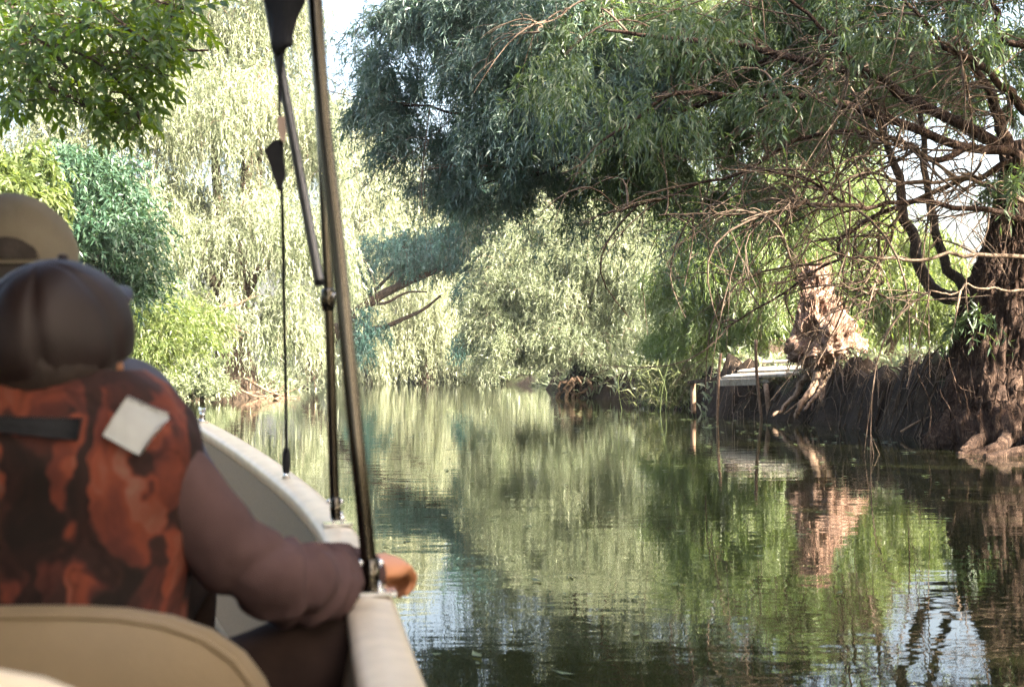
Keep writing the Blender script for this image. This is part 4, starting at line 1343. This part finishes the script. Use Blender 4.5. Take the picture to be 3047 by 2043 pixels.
# tie-down strap
ts = empty('tie_down_strap', 'thin black tie-down strap hanging from the canopy to the bow side', 'strap')
sb = edge[int(np.argmin(np.abs(edge[:60, 1] - 4.05)))].copy()
dS = 3.13
iS = int(np.argmin(np.linalg.norm(edge[:60] - P(855, 1425, 4.05), axis=1)))
foot = edge[iS].copy()
foot[:2] += NI[iS] * gw * 0.62
mb = MB()
tube(mb, [P(832, 330, dS), P(836, 380, dS), P(838, 430, dS)], [0.004, 0.005, 0.004], 8, True, None, 0.4)
mb.build('loop', BLACKF, ts)
mb = MB()
qa = np.array([P(824, 350, dS - 0.01), P(846, 345, dS - 0.012), P(852, 392, dS - 0.012), P(846, 425, dS - 0.01), P(836, 415, dS - 0.012), P(826, 385, dS - 0.01)])
mb.add(np.vstack([qa, qa + [0, 0.004, 0]]), [(0, 1, 2, 3, 4, 5), (11, 10, 9, 8, 7, 6)] + [(i, (i + 1) % 6, 6 + (i + 1) % 6, 6 + i) for i in range(6)])
mb.build('label_tab', TAGM, ts, False)
mb = MB()
qa = np.array([P(818, 414, dS), P(842, 418, dS), P(843, 470, dS), P(849, 520, dS), P(840, 545, dS), P(836, 572, dS), P(826, 565, dS), P(802, 490, dS), P(785, 446, dS)])
m = len(qa)
mb.add(np.vstack([qa, qa + [0, 0.012, 0]]), [tuple(range(m)), tuple(range(2 * m - 1, m - 1, -1))] + [(i, (i + 1) % m, m + (i + 1) % m, m + i) for i in range(m)])
mb.build('folded_flap', BLACKF, ts, False)
mb = MB()
tube(mb, cr([P(838, 560, dS), P(842, 700, dS + 0.12), P(845, 900, dS + .35), P(850, 1150, dS + .62), foot + [0, 0, 0.075]], 40), 0.0042, 8)
mb.build('cord', BLACKF, ts)
mb = MB()
tube(mb, [foot + [0, 0, 0.09], foot + [0, 0, 0.075], foot + [0, 0, 0.04], foot + [0, 0, 0.02]], [0.008, 0.011, 0.012, 0.009], 12)
mb.build('strap_end', BLACKF, ts)
mb = MB()
tube(mb, [foot + [0, 0, 0.022], foot + [0, 0, 0.002]], [0.006, 0.013], 12)
mb.build('deck_eye', CHROME, ts)


# ------------------------------------------------------------------ seats
def seat(label, c, top_z, half_w, mat, ry=0.07, tall=0.42, yaw=0.0, lean=0.12):
    """boat chair seen from behind: rounded moulded backrest, cushion, pedestal"""
    mb = MB()
    nu, nv = 40, 26
    rows = []
    for i in range(nv):
        t = i / (nv - 1)
        for side in (0,):
            pass
        rows.append(t)
    # closed shell: superellipse outline in x-z, pillow depth in y
    V = []
    for i in range(nv):
        th = math.pi * (i / (nv - 1))
        for j in range(nu):
            ph = 2 * math.pi * j / nu
            x = math.sin(th) * math.cos(ph)
            z = math.sin(th) * math.sin(ph)
            y = -math.cos(th)
            e = 0.62
            rr = (abs(math.cos(ph)) ** (2 / e) + abs(math.sin(ph)) ** (2 / e)) ** (-e / 2)
            X_ = x * rr
            Z_ = z * rr
            w = 1.0 - 0.10 * max(0, Z_)
            bend = 0.10 * (X_ ** 2)
            V.append((X_ * half_w * w, y * ry + bend * 0.8 - lean * Z_ * tall * 0.5, Z_ * tall / 2))
    V = np.array(V)
    ca, sa = math.cos(yaw), math.sin(yaw)
    V = V @ np.array([[ca, sa, 0], [-sa, ca, 0], [0, 0, 1]])
    mb.add(V + np.array([c[0], c[1], top_z - tall / 2]), ring_faces(nv, nu, True))
    s = mb.build('seat', mat, boat)
    s['label'] = label
    ol = V.reshape(nv, nu, 3)[int(nv * 0.40)] + np.array([c[0], c[1], top_z - tall / 2])
    mb = MB()
    tube(mb, np.vstack([ol, ol[:1]]), 0.0045, 7, False)
    mb.build('piping', mat, s)
    mb = MB()
    ellipsoid(mb, (c[0], c[1] + 0.24, 0.34), (half_w * 0.95, 0.24, 0.055), 28, 14, lambda v: np.sign(v) * np.abs(v) ** 0.7)
    mb.build('cushion', mat, s)
    mb = MB()
    tube(mb, [(c[0], c[1] + 0.24, 0.30), (c[0], c[1] + 0.24, 0.10), (c[0], c[1] + 0.24, 0.075)], [0.045, 0.045, 0.11], 18)
    mb.build('pedestal', STEEL, s)
    return s


seat('tan vinyl boat seat back directly behind the person in the dark cap', (-0.60, 1.68), 0.672, 0.325, SEAT_T, 0.055, 0.42, 0.05)
seat('cream vinyl boat seat top at the bottom left corner nearest the camera', (-0.545, 1.15), 0.715, 0.27, SEAT_C, 0.055, 0.42, 0.0)


# ------------------------------------------------------------------ people
def remesh(mb, name, voxel, mat, parent, smooth=4):
    o = mb.build(name + '_tmp', mat)
    m = o.modifiers.new('r', 'REMESH')
    m.mode = 'VOXEL'
    m.voxel_size = voxel
    m.use_smooth_shade = True
    if smooth:
        k = o.modifiers.new('s', 'SMOOTH')
        k.iterations = smooth
        k.factor = 0.5
    dg = bpy.context.evaluated_depsgraph_get()
    me = bpy.data.meshes.new_from_object(o.evaluated_get(dg))
    me.name = name
    bpy.data.objects.remove(o)
    me.materials.clear()
    return link(name, me, mat, parent, True)


def head(mb, c, s, yaw, pitch=0.0):
    """skull, jaw, nose, brow, lips and ears; face looks along +y turned by yaw"""
    ca, sa = math.cos(yaw), math.sin(yaw)
    cp_, sp_ = math.cos(pitch), math.sin(pitch)
    Rz = np.array([[ca, -sa, 0], [sa, ca, 0], [0, 0, 1]])
    Rx = np.array([[1, 0, 0], [0, cp_, -sp_], [0, sp_, cp_]])
    M = Rz @ Rx

    def e(p, r):
        sub = MB()
        ellipsoid(sub, np.array(p) * s, np.array(r) * s, 18, 12)
        mb.add((np.concatenate(sub.v)) @ M.T + np.asarray(c), sub.f)
    e((0, -0.012, 0.02), (0.076, 0.096, 0.088))
    e((0, 0.030, -0.045), (0.058, 0.062, 0.068))
    e((0, 0.066, -0.090), (0.026, 0.022, 0.020))
    e((0, 0.098, -0.022), (0.012, 0.020, 0.026))
    e((0, 0.106, -0.036), (0.017, 0.013, 0.011))
    e((0, 0.076, 0.018), (0.055, 0.016, 0.012))
    e((0, 0.088, -0.063), (0.024, 0.010, 0.009))
    for sx in (-1, 1):
        e((sx * 0.031, 0.082, 0.0), (0.013, 0.008, 0.009))
        e((sx * 0.042, 0.062, -0.028), (0.022, 0.022, 0.022))
        e((sx * 0.078, -0.004, -0.012), (0.009, 0.018, 0.030))
    return M


def arm_pts(S, E_, W):
    return cr([S, (np.asarray(S) * 0.45 + np.asarray(E_) * 0.55), E_, (np.asarray(E_) * 0.5 + np.asarray(W) * 0.5), W], 20)


def hand(mb, w, d, side, back=(0, 0, 1)):
    """palm, four unequal curled fingers and a thumb leaving the side of the palm"""
    d = nrm(np.asarray(d, float))
    up = np.asarray(back, float)
    up = nrm(up - d * (up @ d))
    s = np.cross(d, up) * side           # towards the little finger
    w = np.asarray(w, float)
    q = cr([w - d * 0.02, w + d * 0.02, w + d * 0.055, w + d * 0.085], 9)
    sub = MB()
    tube(sub, [w - d * 0.03, w, w + d * 0.025], [0.026, 0.027, 0.030], 14)
    ellipsoid(sub, w * 0 , (1, 1, 1), 18, 12)
    M = np.stack([d, s, up], 1)
    sub.v[-1] = (sub.v[-1] * np.array([0.050, 0.043, 0.019])) @ M.T + (w + d * 0.052)
    mb.add(sub.v[0], [f for f in sub.f if max(f) < len(sub.v[0])])
    mb.add(sub.v[1], [tuple(i - len(sub.v[0]) for i in f) for f in sub.f if min(f) >= len(sub.v[0])])
    for k, (off, ln) in enumerate(((-0.030, 0.92), (-0.010, 1.0), (0.010, 0.95), (0.029, 0.76))):
        k0 = w + d * (0.088 - abs(off) * 0.25) + s * off + up * 0.004
        a1, a2, a3 = 0.75, 1.75, 2.5
        L1, L2, L3 = 0.040 * ln, 0.027 * ln, 0.020 * ln
        dirn = lambda a: d * math.cos(a) - up * math.sin(a)
        p1_ = k0 + dirn(a1) * L1
        p2_ = p1_ + dirn(a2) * L2
        p3_ = p2_ + dirn(a3) * L3
        tube(mb, [k0 - d * 0.03, k0, (k0 + p1_) / 2, p1_, (p1_ + p2_) / 2, p2_, p3_], [0.0095, 0.0105, 0.0092, 0.0098, 0.0085, 0.0088, 0.0070], 10)
        ellipsoid(mb, p3_, (0.0072,) * 3, 10, 8)
    t0 = w + d * 0.022 - s * 0.030 - up * 0.004
    t1 = t0 + d * 0.030 - s * 0.020 - up * 0.010
    t2 = t1 + d * 0.028 - s * 0.002 - up * 0.016
    t3 = t2 + d * 0.018 + s * 0.010 - up * 0.010
    tube(mb, [t0 - d * 0.015 + s * 0.015, t0, t1, t2, t3], [0.016, 0.0145, 0.0115, 0.0105, 0.0075], 10)
    ellipsoid(mb, t3, (0.0078,) * 3, 10, 8)


def torso_loft(mb, hip, chest, neck, hw, hd, ns=36, disp=None):
    """elliptic loft from hip to neck: hw, hd half widths and depths at six stations"""
    p = cr([hip, np.asarray(hip) * .6 + np.asarray(chest) * .4, chest, np.asarray(chest) * .45 + np.asarray(neck) * .55, np.asarray(chest) * .15 + np.asarray(neck) * .85, neck], 30)
    w = cr([[a] for a in hw], 30)[:, 0]
    d = cr([[a] for a in hd], 30)[:, 0]
    a = np.linspace(0, 2 * math.pi, ns, endpoint=False)
    k = np.ones((30, ns)) if disp is None else disp(np.linspace(0, 1, 30)[:, None] + 0 * a, a[None, :] + np.zeros((30, 1)))
    v = np.stack([p[:, 0:1] + w[:, None] * np.cos(a) * k, p[:, 1:2] + d[:, None] * np.sin(a) * k, p[:, 2:3] + 0 * a], -1)
    mb.add(v.reshape(-1, 3), ring_faces(30, ns, True))


def sleeve(mb, pts, radii, folds=(), ns=48, nr=90, seed=2, nz=0.05, flat=1.0):
    p = cr(pts, nr)
    r = cr([[x] for x in radii], nr)[:, 0]

    def disp(s, a):
        s2, a2 = s + 0 * a, a + 0 * s
        k = 1 + 0 * s2
        for (s0, wid, amp, slope, a0, aw) in folds:
            da = (a2 - a0 + math.pi) % (2 * math.pi) - math.pi
            k = k + amp * np.exp(-((s2 - s0 - slope * np.sin(da)) / wid) ** 2) * np.exp(-(da / aw) ** 2)
        q = np.stack([np.cos(a2) * 1.3, np.sin(a2) * 1.3, s2 * 7], -1).reshape(-1, 3)
        k = k + (fbm(q * 1.2, 3, seed).reshape(s2.shape) - 0.5) * 2 * nz
        return k
    tube(mb, p, r, ns, True, disp, flat)


def cap_fn(M, c, s, r, zcut, seams=6, seam=0.012, folds=0.0):
    """crown of a cap: half shell with panel seams, open below; returns verts and faces of outer+inner skin"""
    nu, nv = 72, 24
    V = []
    for k, sc in ((0, 1.0), (1, 0.965)):
        for i in range(nv):
            th = 0.001 + (zcut) * i / (nv - 1)
            for j in range(nu):
                ph = 2 * math.pi * j / nu
                f = 1 - seam * abs(math.cos(seams / 2 * ph)) ** 24 * min(1, th * 1.5)
                f += folds * math.sin(3 * ph + 5 * th) * math.sin(th) + folds * 0.6 * math.sin(7 * ph - 9 * th) * math.sin(th)
                V.append(np.array([math.sin(th) * math.cos(ph), math.sin(th) * math.sin(ph), math.cos(th)]) * r * f * sc)
    V = np.array(V) * s
    V = V @ M.T + np.asarray(c)
    n = nu * nv
    F_ = []
    for k in (0, 1):
        for i in range(nv - 1):
            for j in range(nu):
                q = (k * n + i * nu + j, k * n + i * nu + (j + 1) % nu, k * n + (i + 1) * nu + (j + 1) % nu, k * n + (i + 1) * nu + j)
                F_.append(q if k else q[::-1])
    for j in range(nu):
        a, b_ = (nv - 1) * nu + j, (nv - 1) * nu + (j + 1) % nu
        F_.append((a, b_, n + b_, n + a))
    return V, F_


def brim(M, c, s, r, z, ln, wd, droop):
    V, F_ = [], []
    nu, nv = 26, 10
    for k in (0, 1):
        for i in range(nv):
            t = i / (nv - 1)
            for j in range(nu):
                a = (j / (nu - 1) - 0.5) * 2
                ang = a * wd
                x = math.sin(ang) * r[0]
                y = math.cos(ang) * r[1] + t * ln * math.sqrt(max(0, 1 - a * a * 0.98))
                V.append((x, y, z - droop * a * a - t * 0.012 - k * 0.003))
    n = nu * nv
    for k in (0, 1):
        for i in range(nv - 1):
            for j in range(nu - 1):
                q = (k * n + i * nu + j, k * n + i * nu + j + 1, k * n + (i + 1) * nu + j + 1, k * n + (i + 1) * nu + j)
                F_.append(q if k == 0 else q[::-1])
    for j in range(nu - 1):
        a, b_ = (nv - 1) * nu + j, (nv - 1) * nu + j + 1
        F_.append((a, b_, n + b_, n + a))
    return (np.array(V) * s) @ M.T + np.asarray(c), F_


# ---- person in the orange camouflage vest
pa = empty('person', 'person in dark brown cap and orange camouflage vest, arm along the boat side', 'person', group='passengers in the boat')
HC = P(188, 1000, 2.02)
hip = np.array([-0.665, 2.03, 0.40])
chest = np.array([-0.655, 2.03, 0.72])
neckp = np.array([-0.64, 2.05, 0.90])
S_r = P(500, 1425, 2.02)
E_r = P(890, 1738, 2.20)
W_r = P(1080, 1702, 2.50)
S_l = np.array([-0.845, 2.04, 0.80]); E_l = np.array([-0.93, 2.14, 0.56]); W_l = np.array([-0.80, 2.36, 0.53])
mb = MB()
M_a = head(mb, HC + np.array([0, 0, -0.012]), 0.93, -0.35, -0.10)
tube(mb, [neckp + [0, 0, -0.08], neckp, HC + [0, -0.01, -0.05]], [0.075, 0.058, 0.055], 20)
torso_loft(mb, hip, chest, neckp, [0.15, 0.15, 0.165, 0.17, 0.10, 0.055], [0.11, 0.10, 0.11, 0.10, 0.07, 0.05])
for S_, E_, W_ in ((S_r, E_r, W_r), (S_l, E_l, W_l)):
    tube(mb, arm_pts(S_, E_, W_) if S_ is S_l else cr([S_r, P(655, 1615, 2.06), P(800, 1706, 2.12), P(905, 1738, 2.21), P(1025, 1714, 2.42), W_r], 20), cr([[0.052], [0.047], [0.040], [0.038], [0.027]], 20)[:, 0], 16)
    ellipsoid(mb, S_, (0.058,) * 3)
hd = nrm(P(1168, 1668, 2.58) - W_r)
hand(mb, W_r + hd * 0.005, hd + np.array([0.25, 0.1, -0.05]), 1, (0.15, -0.25, 1))
hand(mb, W_l, (0.5, 0.8, -0.15), -1)
K_r = np.array([-0.285, 2.30, 0.475]); A_r = np.array([-0.30, 2.40, 0.13])
K_l = np.array([-0.80, 2.50, 0.47]); A_l = np.array([-0.80, 2.55, 0.13])
for sgn, K_, A_ in ((1, K_r, A_r), (-1, K_l, A_l)):
    h = hip + np.array([sgn * 0.09, 0.02, 0.02])
    tube(mb, cr([h, (h + K_) / 2, K_, (K_ + A_) / 2, A_], 20), cr([[0.085], [0.075], [0.056], [0.052], [0.038]], 20)[:, 0], 16)
    ellipsoid(mb, A_ + [0, 0.08, -0.02], (0.042, 0.12, 0.035))
remesh(mb, 'body', 0.0056, SKIN, pa, 2)
# shirt
mb = MB()
torso_loft(mb, hip + [0, 0, -0.02], chest, neckp + [0, 0, 0.01], [0.175, 0.17, 0.185, 0.185, 0.115, 0.068], [0.13, 0.12, 0.125, 0.115, 0.085, 0.062])
sl = [S_r + [-0.05, 0, 0.015], S_r, P(655, 1615, 2.06), P(800, 1706, 2.12), P(905, 1738, 2.21), P(965, 1732, 2.31), P(1025, 1714, 2.42), W_r + nrm(W_r - E_r) * 0.012]
sleeve(mb, sl, [0.062, 0.062, 0.058, 0.060, 0.061, 0.056, 0.046, 0.037],
       [(0.30, 0.030, 0.088, 0.05, 1.0, 9), (0.40, 0.022, -0.112, 0.07, 2.0, 9), (0.47, 0.020, 0.125, 0.06, 4.0, 9), (0.535, 0.016, -0.163, 0.07, 1.0, 9), (0.59, 0.018, 0.163, 0.05, 3.0, 9), (0.65, 0.014, -0.200, 0.06, 5.0, 9),
        (0.70, 0.016, 0.200, 0.05, 2.0, 9), (0.75, 0.013, -0.237, 0.06, 0.5, 9), (0.80, 0.015, 0.213, 0.05, 4.0, 9), (0.85, 0.012, -0.250, 0.045, 1.5, 9), (0.895, 0.013, 0.188, 0.035, 3.0, 9), (0.94, 0.010, -0.188, 0.03, 5.0, 9), (0.975, 0.012, 0.100, 0.02, 5.0, 9)],
       nz=0.085, nr=150)
sleeve(mb, [S_l + [0.05, 0, 0.01], S_l, S_l * .5 + E_l * .5, E_l, E_l * .5 + W_l * .5, W_l], [0.075, 0.078, 0.074, 0.066, 0.058, 0.042], nz=0.06, seed=8)
mb.build('shirt', SHIRT_A, pa)
mb = MB()
for sgn, K_, A_ in ((1, K_r, A_r), (-1, K_l, A_l)):
    h = hip + np.array([sgn * 0.09, 0.0, 0.0])
    sleeve(mb, [h + [-sgn * 0.05, -0.08, 0], h, (h + K_) / 2, K_, (K_ + A_) / 2, A_ + [0, 0, -0.02]], [0.11, 0.11, 0.095, 0.080, 0.070, 0.066],
           [(0.55, 0.03, 0.1, 0.05, 2.0, 2.0), (0.65, 0.03, -0.1, 0.05, 3.0, 2.0)], nz=0.05, seed=12)
mb.build('trousers', TROUSERS, pa)
mb = MB()
for A_ in (A_r, A_l):
    ellipsoid(mb, A_ + [0, 0.08, -0.025], (0.052, 0.145, 0.045), 20, 12, lambda v: np.stack([v[:, 0], v[:, 1], np.maximum(v[:, 2], -0.75)], -1))
mb.build('shoes', TROUSERS, pa)
# life vest: padded shell with collar
def vest_disp(s, a):
    q = np.stack([np.cos(a) * 1.6, np.sin(a) * 1.6, s * 4], -1).reshape(-1, 3)
    return 1 + (fbm(q * 1.4, 3, 77).reshape(s.shape) - 0.5) * 0.16 + 0.02 * np.sin(s * 16)


mb = MB()
vh = hip + np.array([0.005, -0.01, 0.05])
p_st = [vh, vh * .5 + chest * .5, chest + [0.0, -0.005, 0.02], np.array([-0.645, 2.02, 0.845]), np.array([-0.64, 2.03, 0.905]), np.array([-0.635, 2.04, 0.945])]
pp = cr(p_st, 40)
w = cr([[0.178], [0.188], [0.197], [0.204], [0.162], [0.105]], 40)[:, 0]
dd = cr([[0.145], [0.15], [0.155], [0.15], [0.125], [0.105]], 40)[:, 0]
na = 72
a = np.linspace(0, 2 * math.pi, na, endpoint=False)
sgrid = np.linspace(0, 1, 40)[:, None] + 0 * a
agrid = a[None, :] + np.zeros((40, 1))
kk = vest_disp(sgrid, agrid)
ce = np.sign(np.cos(a)) * np.abs(np.cos(a)) ** 0.8
se = np.sign(np.sin(a)) * np.abs(np.sin(a)) ** 0.8
vout = np.stack([pp[:, 0:1] + w[:, None] * ce * kk, pp[:, 1:2] + dd[:, None] * se * kk, pp[:, 2:3] + 0 * a], -1)
vin = np.stack([pp[:, 0:1] + (w[:, None] - 0.03) * ce * kk, pp[:, 1:2] + (dd[:, None] - 0.03) * se * kk, pp[:, 2:3] + 0 * a], -1)
fo = ring_faces(40, na, False)
nvv = 40 * na
fi = [tuple(i + nvv for i in q[::-1]) for q in fo]
rim = [(39 * na + j, 39 * na + (j + 1) % na, nvv + 39 * na + (j + 1) % na, nvv + 39 * na + j) for j in range(na)] + [(j, nvv + j, nvv + (j + 1) % na, (j + 1) % na) for j in range(na)]
mb.add(np.vstack([vout.reshape(-1, 3), vin.reshape(-1, 3)]), fo + fi + rim)
vest = mb.build('life_vest', CAMO, pa)


def patch_on(pts_px, d, thick, name, mat, parent, sub=10):
    """cloth patch lying on the vest back: quad in photo coordinates draped on the vest's outer skin"""
    ys_ = vout.reshape(-1, 3)
    c = [P(*q, d) for q in pts_px]
    V = []
    for i in range(sub):
        for j in range(sub):
            u, v_ = i / (sub - 1), j / (sub - 1)
            p = (c[0] * (1 - u) + c[1] * u) * (1 - v_) + (c[3] * (1 - u) + c[2] * u) * v_
            back = ys_[ys_[:, 1] < 2.06]
            kidx = np.argsort((back[:, 0] - p[0]) ** 2 + (back[:, 2] - p[2]) ** 2)[:6]
            V.append([p[0], back[kidx, 1].mean() - thick, p[2]])
    V = np.array(V)
    n_ = len(V)
    f = [(i * sub + j, i * sub + j + 1, (i + 1) * sub + j + 1, (i + 1) * sub + j) for i in range(sub - 1) for j in range(sub - 1)]
    ring = [i for i in range(sub)] + [i * sub + sub - 1 for i in range(1, sub)] + [(sub - 1) * sub + j for j in range(sub - 2, -1, -1)] + [i * sub for i in range(sub - 2, 0, -1)]
    rimf = [(ring[i], ring[(i + 1) % len(ring)], n_ + ring[(i + 1) % len(ring)], n_ + ring[i]) for i in range(len(ring))]
    mb = MB()
    mb.add(np.vstack([V, V + [0, thick * 1.2, 0]]), f + [tuple(i + n_ for i in q[::-1]) for q in f] + rimf)
    return mb.build(name, mat, parent)


patch_on([(381, 1178), (497, 1237), (436, 1348), (334, 1290)], 1.93, 0.012, 'reflective_patch', SILVER, vest)
patch_on([(-160, 1232), (250, 1242), (246, 1306), (-160, 1262)], 1.90, 0.010, 'back_strap', BLACKF, vest)
MC = M_a @ np.array([[1, 0, 0], [0, math.cos(0.42), -math.sin(0.42)], [0, math.sin(0.42), math.cos(0.42)]])
V_, F_ = cap_fn(MC, HC + M_a @ np.array([0, -0.014, -0.004]), 1.0, np.array([0.101, 0.124, 0.110]), 1.95, 6, 0.045, 0.007)
mb = MB()
mb.add(V_, F_)
cap = mb.build('cap', CAP_A, pa)
mb = MB()
V_, F_ = brim(MC, HC + M_a @ np.array([0, -0.014, -0.004]), 1.0, (0.090, 0.112), 0.045, 0.050, 0.75, 0.012)
mb.add(V_, F_)
mb.build('cap_brim', CAP_A, cap)
mb = MB()
ellipsoid(mb, HC + M_a @ np.array([0, -0.012, 0.111]), (0.008, 0.008, 0.005), 12, 8)
mb.build('cap_button', CAP_A, cap)
mb = MB()
ellipsoid(mb, HC + M_a @ np.array([0, -0.03, -0.035]), (0.094, 0.093, 0.090), 24, 14)
mb.build('hair', HAIR, pa)

# ---- person in the khaki cap
pb = empty('person', 'person in khaki cap and slate blue shirt sitting further forward in the boat', 'person', group='passengers in the boat')
HB = P(38, 770, 2.66) + [0, 0, -0.012]
hipb = np.array([-0.88, 2.78, 0.40])
chb = np.array([-0.87, 2.78, 0.76])
nkb = np.array([-0.90, 2.74, 1.01])
Sb = P(415, 1205, 2.76); Eb = np.array([-0.60, 2.90, 0.60]); Wb = np.array([-0.72, 3.12, 0.56])
Sl = np.array([-1.07, 2.78, 0.90]); El = np.array([-1.14, 2.90, 0.63]); Wl = np.array([-1.02, 3.12, 0.57])
mb = MB()
M_b = head(mb, HB, 1.02, -0.12, 0.05)
tube(mb, [nkb + [0, 0, -0.08], nkb, HB + [0, -0.01, -0.06]], [0.075, 0.06, 0.056], 18)
torso_loft(mb, hipb, chb, nkb, [0.15, 0.15, 0.17, 0.175, 0.10, 0.055], [0.11, 0.10, 0.11, 0.10, 0.07, 0.05])
for S_, E_, W_, sd_ in ((Sb, Eb, Wb, 1), (Sl, El, Wl, -1)):
    tube(mb, arm_pts(S_, E_, W_), cr([[0.052], [0.047], [0.040], [0.038], [0.027]], 20)[:, 0], 14)
    hand(mb, W_, (-0.2 * sd_, 0.9, -0.2), sd_)
for sgn in (1, -1):
    h = hipb + np.array([sgn * 0.09, 0.02, 0.02]); K_ = hipb + np.array([sgn * 0.13, 0.43, 0.07]); A_ = hipb + np.array([sgn * 0.13, 0.50, -0.27])
    tube(mb, cr([h, (h + K_) / 2, K_, (K_ + A_) / 2, A_], 20), cr([[0.085], [0.075], [0.056], [0.052], [0.038]], 20)[:, 0], 14)
    ellipsoid(mb, A_ + [0, 0.08, -0.02], (0.042, 0.12, 0.035))
remesh(mb, 'body', 0.0095, SKIN, pb, 2)
mb = MB()
torso_loft(mb, hipb + [0, 0, -0.02], chb, nkb + [0, 0, 0.0], [0.17, 0.17, 0.175, 0.175, 0.115, 0.07], [0.13, 0.125, 0.13, 0.12, 0.09, 0.064], 48,
           lambda s, a: 1 + (fbm(np.stack([np.cos(a) * 1.6, np.sin(a) * 1.6, s * 5], -1).reshape(-1, 3), 3, 9).reshape(s.shape) - 0.5) * 0.12)
sleeve(mb, [Sb + [-0.06, 0, 0.03], Sb, Sb * .5 + Eb * .5, Eb, Eb * .5 + Wb * .5, Wb], [0.070, 0.072, 0.070, 0.062, 0.056, 0.042], [(0.3, 0.04, -0.12, 0.1, 3.5, 1.5), (0.45, 0.04, 0.1, 0.1, 3.5, 1.5)], nz=0.06, seed=18)
sleeve(mb, [Sl + [0.06, 0, 0.03], Sl, Sl * .5 + El * .5, El, El * .5 + Wl * .5, Wl], [0.078, 0.08, 0.076, 0.066, 0.058, 0.042], nz=0.06, seed=19)
mb.build('shirt', SHIRT_B, pb)
mb = MB()
for sgn in (1, -1):
    h = hipb + np.array([sgn * 0.09, 0.0, 0.0]); K_ = hipb + np.array([sgn * 0.13, 0.43, 0.07]); A_ = hipb + np.array([sgn * 0.13, 0.50, -0.27])
    sleeve(mb, [h + [-sgn * 0.05, -0.08, 0], h, (h + K_) / 2, K_, (K_ + A_) / 2, A_ + [0, 0, -0.02]], [0.11, 0.11, 0.095, 0.080, 0.070, 0.066], nz=0.05, seed=22)
mb.build('trousers', TROUSERS, pb)
V_, F_ = cap_fn(M_b, HB + M_b @ np.array([0, -0.005, 0.012]), 1.0, np.array([0.118, 0.128, 0.122]), 1.66, 6, 0.012, 0.02)
mb = MB()
mb.add(V_, F_)
cap = mb.build('cap', CAP_B, pb)
mb = MB()
V_, F_ = brim(M_b, HB + M_b @ np.array([0, -0.005, 0.012]), 1.0, (0.105, 0.118), 0.0, 0.075, 1.0, 0.02)
mb.add(V_, F_)
mb.build('cap_brim', CAP_B, cap)
mb = MB()
# dark arched opening above the strap at the back of the cap, with the hair showing
oc = HB + M_b @ np.array([0.03, -0.126, -0.005])
V = []
for i in range(17):
    t = math.pi * i / 16
    for rr in (0.0, 1.0):
        x = 0.048 + math.cos(t) * 0.044 * rr
        z = 0.008 + math.sin(t) * 0.040 * rr
        u = min(0.99, math.hypot((x) / 0.121, (z - 0.012) / 0.125))
        y = -0.005 - 0.1335 * math.sqrt(1 - u * u)
        V.append(HB + M_b @ np.array([x, y, z]))
V = np.array(V)
nn_ = len(V)
f = [(2 * i, 2 * i + 1, 2 * i + 3, 2 * i + 2) for i in range(16)]
mb.add(np.vstack([V, V + M_b @ np.array([0, 0.008, 0])]), f + [tuple(k + nn_ for k in q[::-1]) for q in f])
mb.build('cap_opening', HAIR, cap)
mb = MB()
ellipsoid(mb, HB + M_b @ np.array([0, -0.028, -0.030]), (0.096, 0.100, 0.095), 24, 14)
mb.build('hair', HAIR, pb)

# ------------------------------------------------------------------ air
hm = bpy.data.materials.new('river_haze')
hm.use_nodes = True
hn = hm.node_tree
hn.nodes.clear()
ho = hn.nodes.new('ShaderNodeOutputMaterial')
hv = hn.nodes.new('ShaderNodeVolumePrincipled')
hv.inputs['Color'].default_value = (0.95, 0.97, 0.95, 1)
hv.inputs['Density'].default_value = 0.0003
hv.inputs['Anisotropy'].default_value = 0.2
hn.links.new(hv.outputs[0], ho.inputs['Volume'])
mb = MB()
box(mb, (0, 160, 11.5), (500, 580, 34))
tag(mb.build('haze', hm, smooth=False), kind='stuff')
